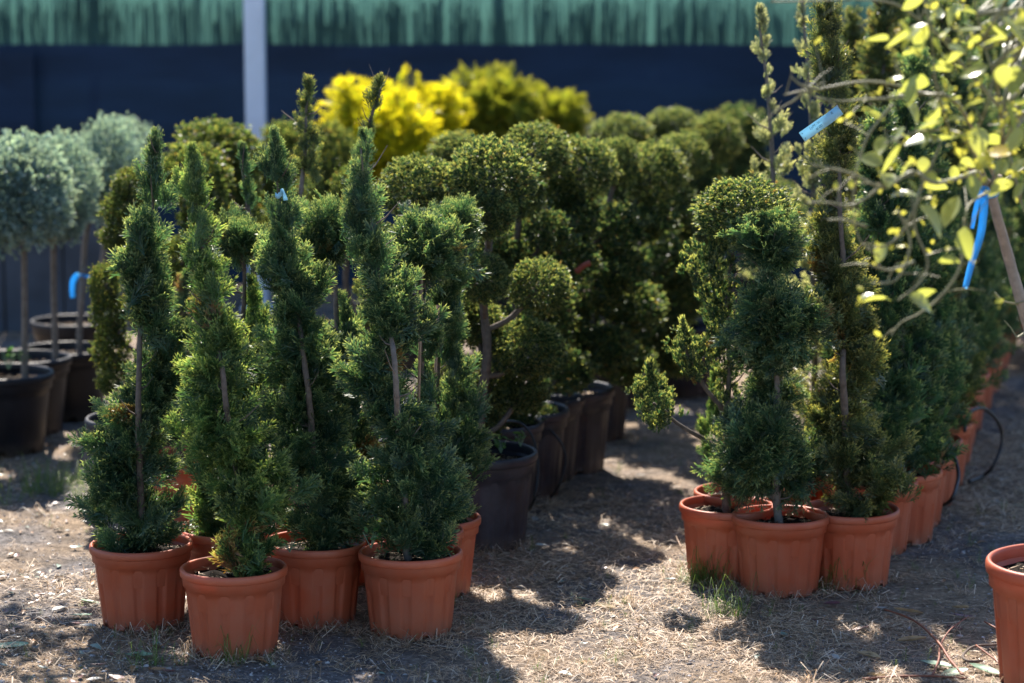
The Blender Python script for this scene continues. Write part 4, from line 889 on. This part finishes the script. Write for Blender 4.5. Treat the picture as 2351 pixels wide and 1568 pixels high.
# ---------------------------------------------------------------- ground cover
def inview(n, y0=5.7, y1=13., marg=.55):
    out = []
    while len(out) < n:
        k = n*2; inv = rng.uniform(1/y1**1.4, 1/y0**1.4, k); y = (1/inv)**(1/1.4)
        x = (rng.random(k)*2-1)*(y*.2117+marg); out += list(zip(x, y))
    return np.array(out[:n])
def blade_tpl(seed, n, rad, lo, hi, wd, lift, curl=.5):
    r = np.random.default_rng(seed); V = []; T = []; tp = []
    for _ in range(n):
        a = r.uniform(0, 6.283); L = r.uniform(lo, hi); p = np.array([r.normal(0, rad), r.normal(0, rad), r.uniform(.001, .007)])
        el = r.uniform(-.02, lift); b = a+r.normal(0, curl)
        d1 = np.array([math.cos(a), math.sin(a), el]); d2 = np.array([math.cos(b), math.sin(b), el*r.uniform(-1.2, .6)])
        s = np.array([-math.sin(a), math.cos(a), r.uniform(-.6, .6)])*wd*r.uniform(.6, 1.2)
        m_ = p+d1*L*.5; e = m_+d2*L*.5; e[2] = max(e[2], .001); k = len(V)
        V += [p-s*.4, p+s*.4, m_-s*.5, m_+s*.5, e]; T += [(k, k+1, k+3), (k, k+3, k+2), (k+2, k+3, k+4)]; tp += [r.random()]*5
    return np.array(V), np.array(T), np.array(tp)
def place_flat(tpl, XY, sc, tintc=None, dz=0.):
    """tufts laid on the ground: rotate about z, scale, drop to the ground height"""
    n = len(XY); which = rng.integers(0, len(tpl), n); Vs = []; Ts = []; tn = []; off = 0
    Z = np.array([gz(x, y) for x, y in XY])
    for k, (tv, tt, tp) in enumerate(tpl):
        ids = np.nonzero(which == k)[0]
        if not len(ids): continue
        an = rng.random(len(ids))*6.283; c, s = np.cos(an)[:, None], np.sin(an)[:, None]; g = sc[ids][:, None]
        W = np.stack([(tv[None, :, 0]*c-tv[None, :, 1]*s)*g+XY[ids, 0][:, None], (tv[None, :, 0]*s+tv[None, :, 1]*c)*g+XY[ids, 1][:, None], tv[None, :, 2]*g+Z[ids][:, None]+dz], 2)
        Vs.append(W.reshape(-1, 3)); m_ = len(tv); Ts.append((tt[None]+(np.arange(len(ids))*m_)[:, None, None]+off).reshape(-1, 3)); off += m_*len(ids)
        t_ = np.tile(tp, len(ids)); 
        if tintc is not None: t_ = np.clip(t_*.7+np.repeat(tintc[ids], m_)*.3, 0, 1)
        tn.append(t_)
    return np.concatenate(Vs), np.concatenate(Ts), dict(tint=np.concatenate(tn))
TB = [blade_tpl(200+k, 34, .042, .015, .062, .0019, .45, .8) for k in range(8)]
XY = inview(9500); f = np.array([noise.noise(Vector((x*.9, y*.9, 2)))+.5*noise.noise(Vector((x*3, y*3, 5))) for x, y in XY])
side = np.clip((XY[:, 0]+.95)/.5, 0, 1)            # less hay on the gravel at the left
keep = rng.random(len(XY)) < np.clip(.40+1.5*f, .10, 1)*(.30+.70*side); XY = XY[keep]
V, T, a = place_flat(TB, XY, .8+.045*XY[:, 1]*rng.uniform(.7, 1.3, len(XY)), rng.random(len(XY)))
tag(link('dry_grass', tri_mesh('dry_grass', V, T, M['straw'], a)), 'matted dry straw covering the path between the pots', 'dry grass', kind='stuff')
# straw tufts standing against the pots
TS = [blade_tpl(300+k, 24, .02, .03, .09, .0022, 1.3, 1.2) for k in range(4)]
pts = []
for (u, v, Rp) in [(327,1425,.12),(538,1488,.12),(722,1420,.12),(943,1447,.12),(1667,1320,.12),(1791,1352,.12),(1953,1325,.12),(1103,1245,.16)]:
    Yb = base_Y(v); x0_ = gx(u, Yb)
    for _ in range(10): an = random.uniform(3.3, 6.1); rr = Rp+random.uniform(.01, .05); pts.append((x0_+rr*math.cos(an), Yb+rr*math.sin(an)))
XY2 = np.concatenate([np.array(pts), inview(300, 6, 11, .1)])
V, T, a = place_flat(TS, XY2, rng.uniform(.6, 1.1, len(XY2)))
tag(link('straw_tufts', tri_mesh('straw_tufts', V, T, M['straw'], a)), 'loose curled straw standing up along the pot bases', 'dry grass', kind='stuff')
# gravel
def stone(seed):
    r = np.random.default_rng(seed); V = np.array([(1,0,0),(-1,0,0),(0,1,0),(0,-1,0),(0,0,.7),(0,0,-.5)])*r.uniform(.6, 1.2, (6, 1)); V = V+r.normal(0, .12, V.shape)
    return V, np.array([(0,2,4),(2,1,4),(1,3,4),(3,0,4),(2,0,5),(1,2,5),(3,1,5),(0,3,5)]), np.full(6, r.random())
XY = inview(26000, 5.7, 9.5, .2); g = np.array([noise.noise(Vector((x*1.3, y*1.3, 8))) for x, y in XY])
XY = XY[rng.random(len(XY)) < np.clip(.30+g*1.2+.5*(XY[:, 0] < -.6), .08, 1)]
V, T, a = place_flat([stone(k) for k in range(14)], XY, rng.gamma(2.2, .0011, len(XY))+.0012, None, .001)
tag(link('gravel', tri_mesh('gravel', V, T, M['gravel'], a)), 'fine grey gravel scattered through the trodden ground', 'gravel', kind='stuff')
# leaf litter
def lit(seed):
    r = np.random.default_rng(seed); L = r.uniform(.7, 1.2); W = r.uniform(.12, .24)*L; V = []; T = []; c = r.uniform(-.5, .5); fo = r.uniform(.1, .7); tl = r.uniform(0, .25); ro = r.uniform(-.3, .3)
    for i in range(5):
        t = i/4; w_ = W*math.sin(math.pi*t)**.8; z = .12+c*(t-.5)**2*L+tl*t*L*.5
        V += [(-w_, (t-.5)*L, z+fo*w_-ro*w_), (0, (t-.5)*L, z), (w_, (t-.5)*L, z+fo*w_+ro*w_)]
    for i in range(4): k = i*3; T += [(k,k+1,k+4),(k,k+4,k+3),(k+1,k+2,k+5),(k+1,k+5,k+4)]
    return np.array(V), np.array(T), np.full(15, r.random())
LT = [lit(400+k) for k in range(26)]
XY = inview(7000, 5.7, 11.5, .4); dl = np.clip((-XY[:, 0]-.55)/.5, 0, 1)
g = np.array([noise.noise(Vector((x*2, y*2, 18))) for x, y in XY])
XY = XY[rng.random(len(XY)) < .05+dl*np.clip(.55+g, .15, 1)]
V, T, a = place_flat(LT, XY, rng.uniform(.016, .052, len(XY)), None, .002)
tag(link('leaf_litter', tri_mesh('leaf_litter', V, T, M['litter'], a, True)), 'fallen leaves of mixed colours lying over the gravel at the left', 'leaf litter', kind='stuff')
# green grass
TG = [blade_tpl(500+k, 22, .018, .03, .10, .0022, 3.2, .7) for k in range(4)]
pts = []
for (u, v, n, s) in [(1640,1345,16,.03),(1610,1338,10,.03),(1920,1345,18,.035),(1905,1340,8,.02),(1680,1410,8,.06),(360,1525,4,.03),(545,1520,3,.03),(100,1130,22,.12),(170,1120,14,.1),(1130,1000,0,.0)]:
    p = gnd(u, v)
    for _ in range(n): pts.append((p.x+random.gauss(0, s), p.y+random.gauss(0, s)))
sc_ = np.array([random.uniform(.35, .85) for _ in pts])
XYg = np.concatenate([np.array(pts), inview(260, 6, 11, .1)]); sc_ = np.concatenate([sc_, rng.uniform(.12, .35, 260)])
V, T, a = place_flat(TG, XYg, sc_)
tag(link('green_grass', tri_mesh('green_grass', V, T, M['grass'], a)), 'sparse green grass tufts sprouting beside the terracotta pots', 'grass', kind='stuff')

# weeds inside pots
def weed(u, v, Y, label, n=9, hgt=.05, leafy=True):
    c = at(u, v, Y); t = thing('weed', c, label, 'weed', None); mb = MB()
    for i in range(n):
        a = random.uniform(0, 6.28); d = Vector((math.cos(a)*.5, math.sin(a)*.5, 1)).normalized()*hgt*random.uniform(.6, 1.1)
        mb.tube([(0, 0, 0), d*.5, d], [.0012, .001, .0006], 4, False)
    link('stem', mb.mesh('stem', M['greenleaf']), t)
    for i in range(n):
        a = random.uniform(0, 6.28); p = Vector((random.gauss(0, .01), random.gauss(0, .01), hgt*random.uniform(.3, .9)))
        put_leaf(WL, p, (math.cos(a), math.sin(a), random.uniform(0, .8)), random.uniform(.25, .5), 'leaf', t)
WL = leaf_mesh('weed_leaf', simple('weed_green', (.10,.22,.05), .5, 20, .3, 0, trans=.35), .07, .016, .3, .1, 5)
weed(852, 1258, 6.72, 'small broad leaved seedling at the left of the pot nearest the path', 8, .055)
weed(1150, 1040, 7.92, 'wispy green weed growing in the nearest black pot', 12, .06)
weed(1195, 1025, 7.95, 'thin upright weed near the back rim of the nearest black pot', 10, .05)
weed(1270, 905, 9.0, 'sunlit weed in the fourth black pot', 8, .05)
weed(1350, 885, 9.15, 'bright leafed weed in the fifth black pot', 8, .06)
weed(20, 850, 9.5, 'sunlit grass like weed in the leftmost tub', 14, .09)
weed(55, 845, 9.6, 'yellow green weed at the foot of the leftmost trunk', 12, .09)
weed(665, 1268, 6.75, 'trailing green weed over the rim of the frontmost pot', 8, .05)

# fallen twigs and single leaves
def fallen(pts, r, label, mat='redtwig', extra=()):
    P_ = [gnd(u, v)+Vector((0, 0, h)) for u, v, h in pts]; o = P_[0].copy(); mb = MB(); q = smooth_path([p-o for p in P_], 5)
    mb.tube(q, [r*(1-.45*i/len(q)) for i in range(len(q))], 7, True, .15)
    for e in extra:
        q = smooth_path([gnd(u, v)+Vector((0, 0, h))-o for u, v, h in e], 5); mb.tube(q, [r*.8*(1-.5*i/len(q)) for i in range(len(q))], 6, True, .15)
    tag(link('fallen_twig', mb.mesh('fallen_twig', M[mat]), loc=o), label, 'fallen twig', 'fallen twigs at the lower right')
fallen([(2212,1560,.01),(2180,1530,.02),(2155,1500,.03),(2110,1460,.035),(2070,1435,.03),(2030,1418,.025)], .0045, 'long red twig forking towards the large pot', extra=[[(2140,1560,.01),(2155,1530,.02),(2158,1500,.02),(2180,1470,.03),(2222,1442,.035)]])
fallen([(1980,1566,.008),(2060,1563,.012),(2140,1562,.012),(2220,1566,.01)], .004, 'straight red twig lying along the bottom edge')
fallen([(2255,1525,.01),(2225,1528,.012),(2210,1518,.015),(2235,1500,.02),(2280,1492,.015),(2320,1485,.01)], .0045, 'dark curved twig tucked against the large pot', 'bark')
fallen([(2330,1560,.01),(2290,1535,.02),(2240,1505,.03)], .004, 'short red twig pointing at the large pot foot')
fallen([(2310,1460,.008),(2285,1453,.015),(2260,1442,.02)], .0045, 'stubby red twig with a pale frayed end')
fallen([(1565,1262,.005),(1545,1235,.03),(1525,1205,.06),(1514,1165,.09)], .002, 'thin upright dry stalk beside the right group', 'stake')
fallen([(1750,1425,.004),(1740,1408,.008),(1752,1385,.006)], .003, 'small dark twig in front of the three ball juniper', 'bark')
fallen([(1885,1545,.004),(1850,1528,.008),(1810,1520,.006)], .003, 'dull purplish twig on the straw', 'bark')
def curl_leaf(name, mat, L, W, roll, seed):
    r = random.Random(seed); V = []; Fc = []; n = 9; m_ = 7
    for i in range(n):
        t = i/(n-1); w_ = W*(math.sin(math.pi*min(1, .04+t*.96))**.7)+.0008
        for j in range(m_):
            s = (j/(m_-1)-.5)*2; a = s*roll
            V.append((math.sin(a)*w_/max(roll, .3), (t-.5)*L, (1-math.cos(a))*w_/max(roll, .3)+.15*L*(t-.5)**2+r.uniform(-.0012, .0012)+.002))
    for i in range(n-1):
        for j in range(m_-1): k = i*m_+j; Fc.append((k, k+1, k+m_+1, k+m_))
    me = bpy.data.meshes.new(name); me.from_pydata(V, [], Fc); me.polygons.foreach_set('use_smooth', [True]*len(Fc)); me.materials.append(M[mat]); return me
for i, (u, v, L, W, roll, an, mat, lab) in enumerate([
    (2085,1410,.10,.017,1.3,1.9,'dryleaf','pale tan curled leaf above the forked red twig'),
    (1650,1392,.0,.0,.0,.0,'dryleaf',''),
    (2092,1476,.085,.017,1.4,1.5,'dryleaf','tan folded leaf left of the forked red twig'),
    (2205,1402,.07,.015,1.2,.6,'dryleaf','small upright tan leaf near the twigs'),
    (1995,1512,.07,.018,1.0,1.1,'dryleaf','pale leaf curled like a shell at the lower right'),
    (1965,1450,.08,.018,.4,1.5,'duskleaf','flat purple brown leaf on the straw'),
    (1910,1392,.05,.014,.6,1.2,'duskleaf','small dark purple leaf below the bronze spiral'),
    (2190,1445,.05,.012,.8,1.2,'duskleaf','purplish leaf beside the short stubby twig'),
    (2205,1420,.07,.011,.5,1.45,'duskleaf','narrow mauve leaf under the tan upright leaf'),
    (2010,1556,.05,.01,1.5,1.5,'dryleaf','rolled straw coloured leaf near the bottom edge'),
    (1390,1400,.06,.014,.8,1.3,'dryleaf','buff leaf lying on the sunlit straw in the path'),
    (1465,1515,.045,.012,.9,1.7,'dryleaf','small orange tan leaf on the sunlit patch'),
    (1340,1380,.05,.011,.5,1.4,'greenleaf','pale leaf at the edge of the sunlit patch'),
    (2150,1535,.09,.02,.5,1.2,'greenleaf','pale green cut leaf below the forked twig'),
    (2190,1552,.08,.02,.4,1.9,'greenleaf','grey green leaf beside the bottom edge twig'),
    (2262,1545,.10,.02,.6,.9,'greenleaf','broad pale leaf against the large pot foot'),
    (320,1510,.075,.016,.3,1.5,'greenleaf','flat pale green leaf in front of the frontmost pot, left side'),
    (185,1418,.065,.018,.3,1.8,'greenleaf','pale green leaf beside the foot of the leftmost terracotta pot'),
    (205,1388,.06,.014,.4,1.3,'greenleaf','bluish leaf left of the leftmost terracotta pot'),
    (20,1488,.11,.022,.5,1.7,'greenleaf','long pale leaf cut by the left edge'),
    (280,1255,.0,.0,.0,.0,'dryleaf','')]):
    if not L: continue
    p = gnd(u, v); o = link('fallen_leaf', curl_leaf('fallen_leaf', mat, L, W, roll, i), loc=(p.x, p.y, gz(p.x, p.y)+.008), rot=(random.uniform(-.25, .25), random.uniform(-.2, .2), an)); tag(o, lab, 'fallen leaf', 'single fallen leaves')
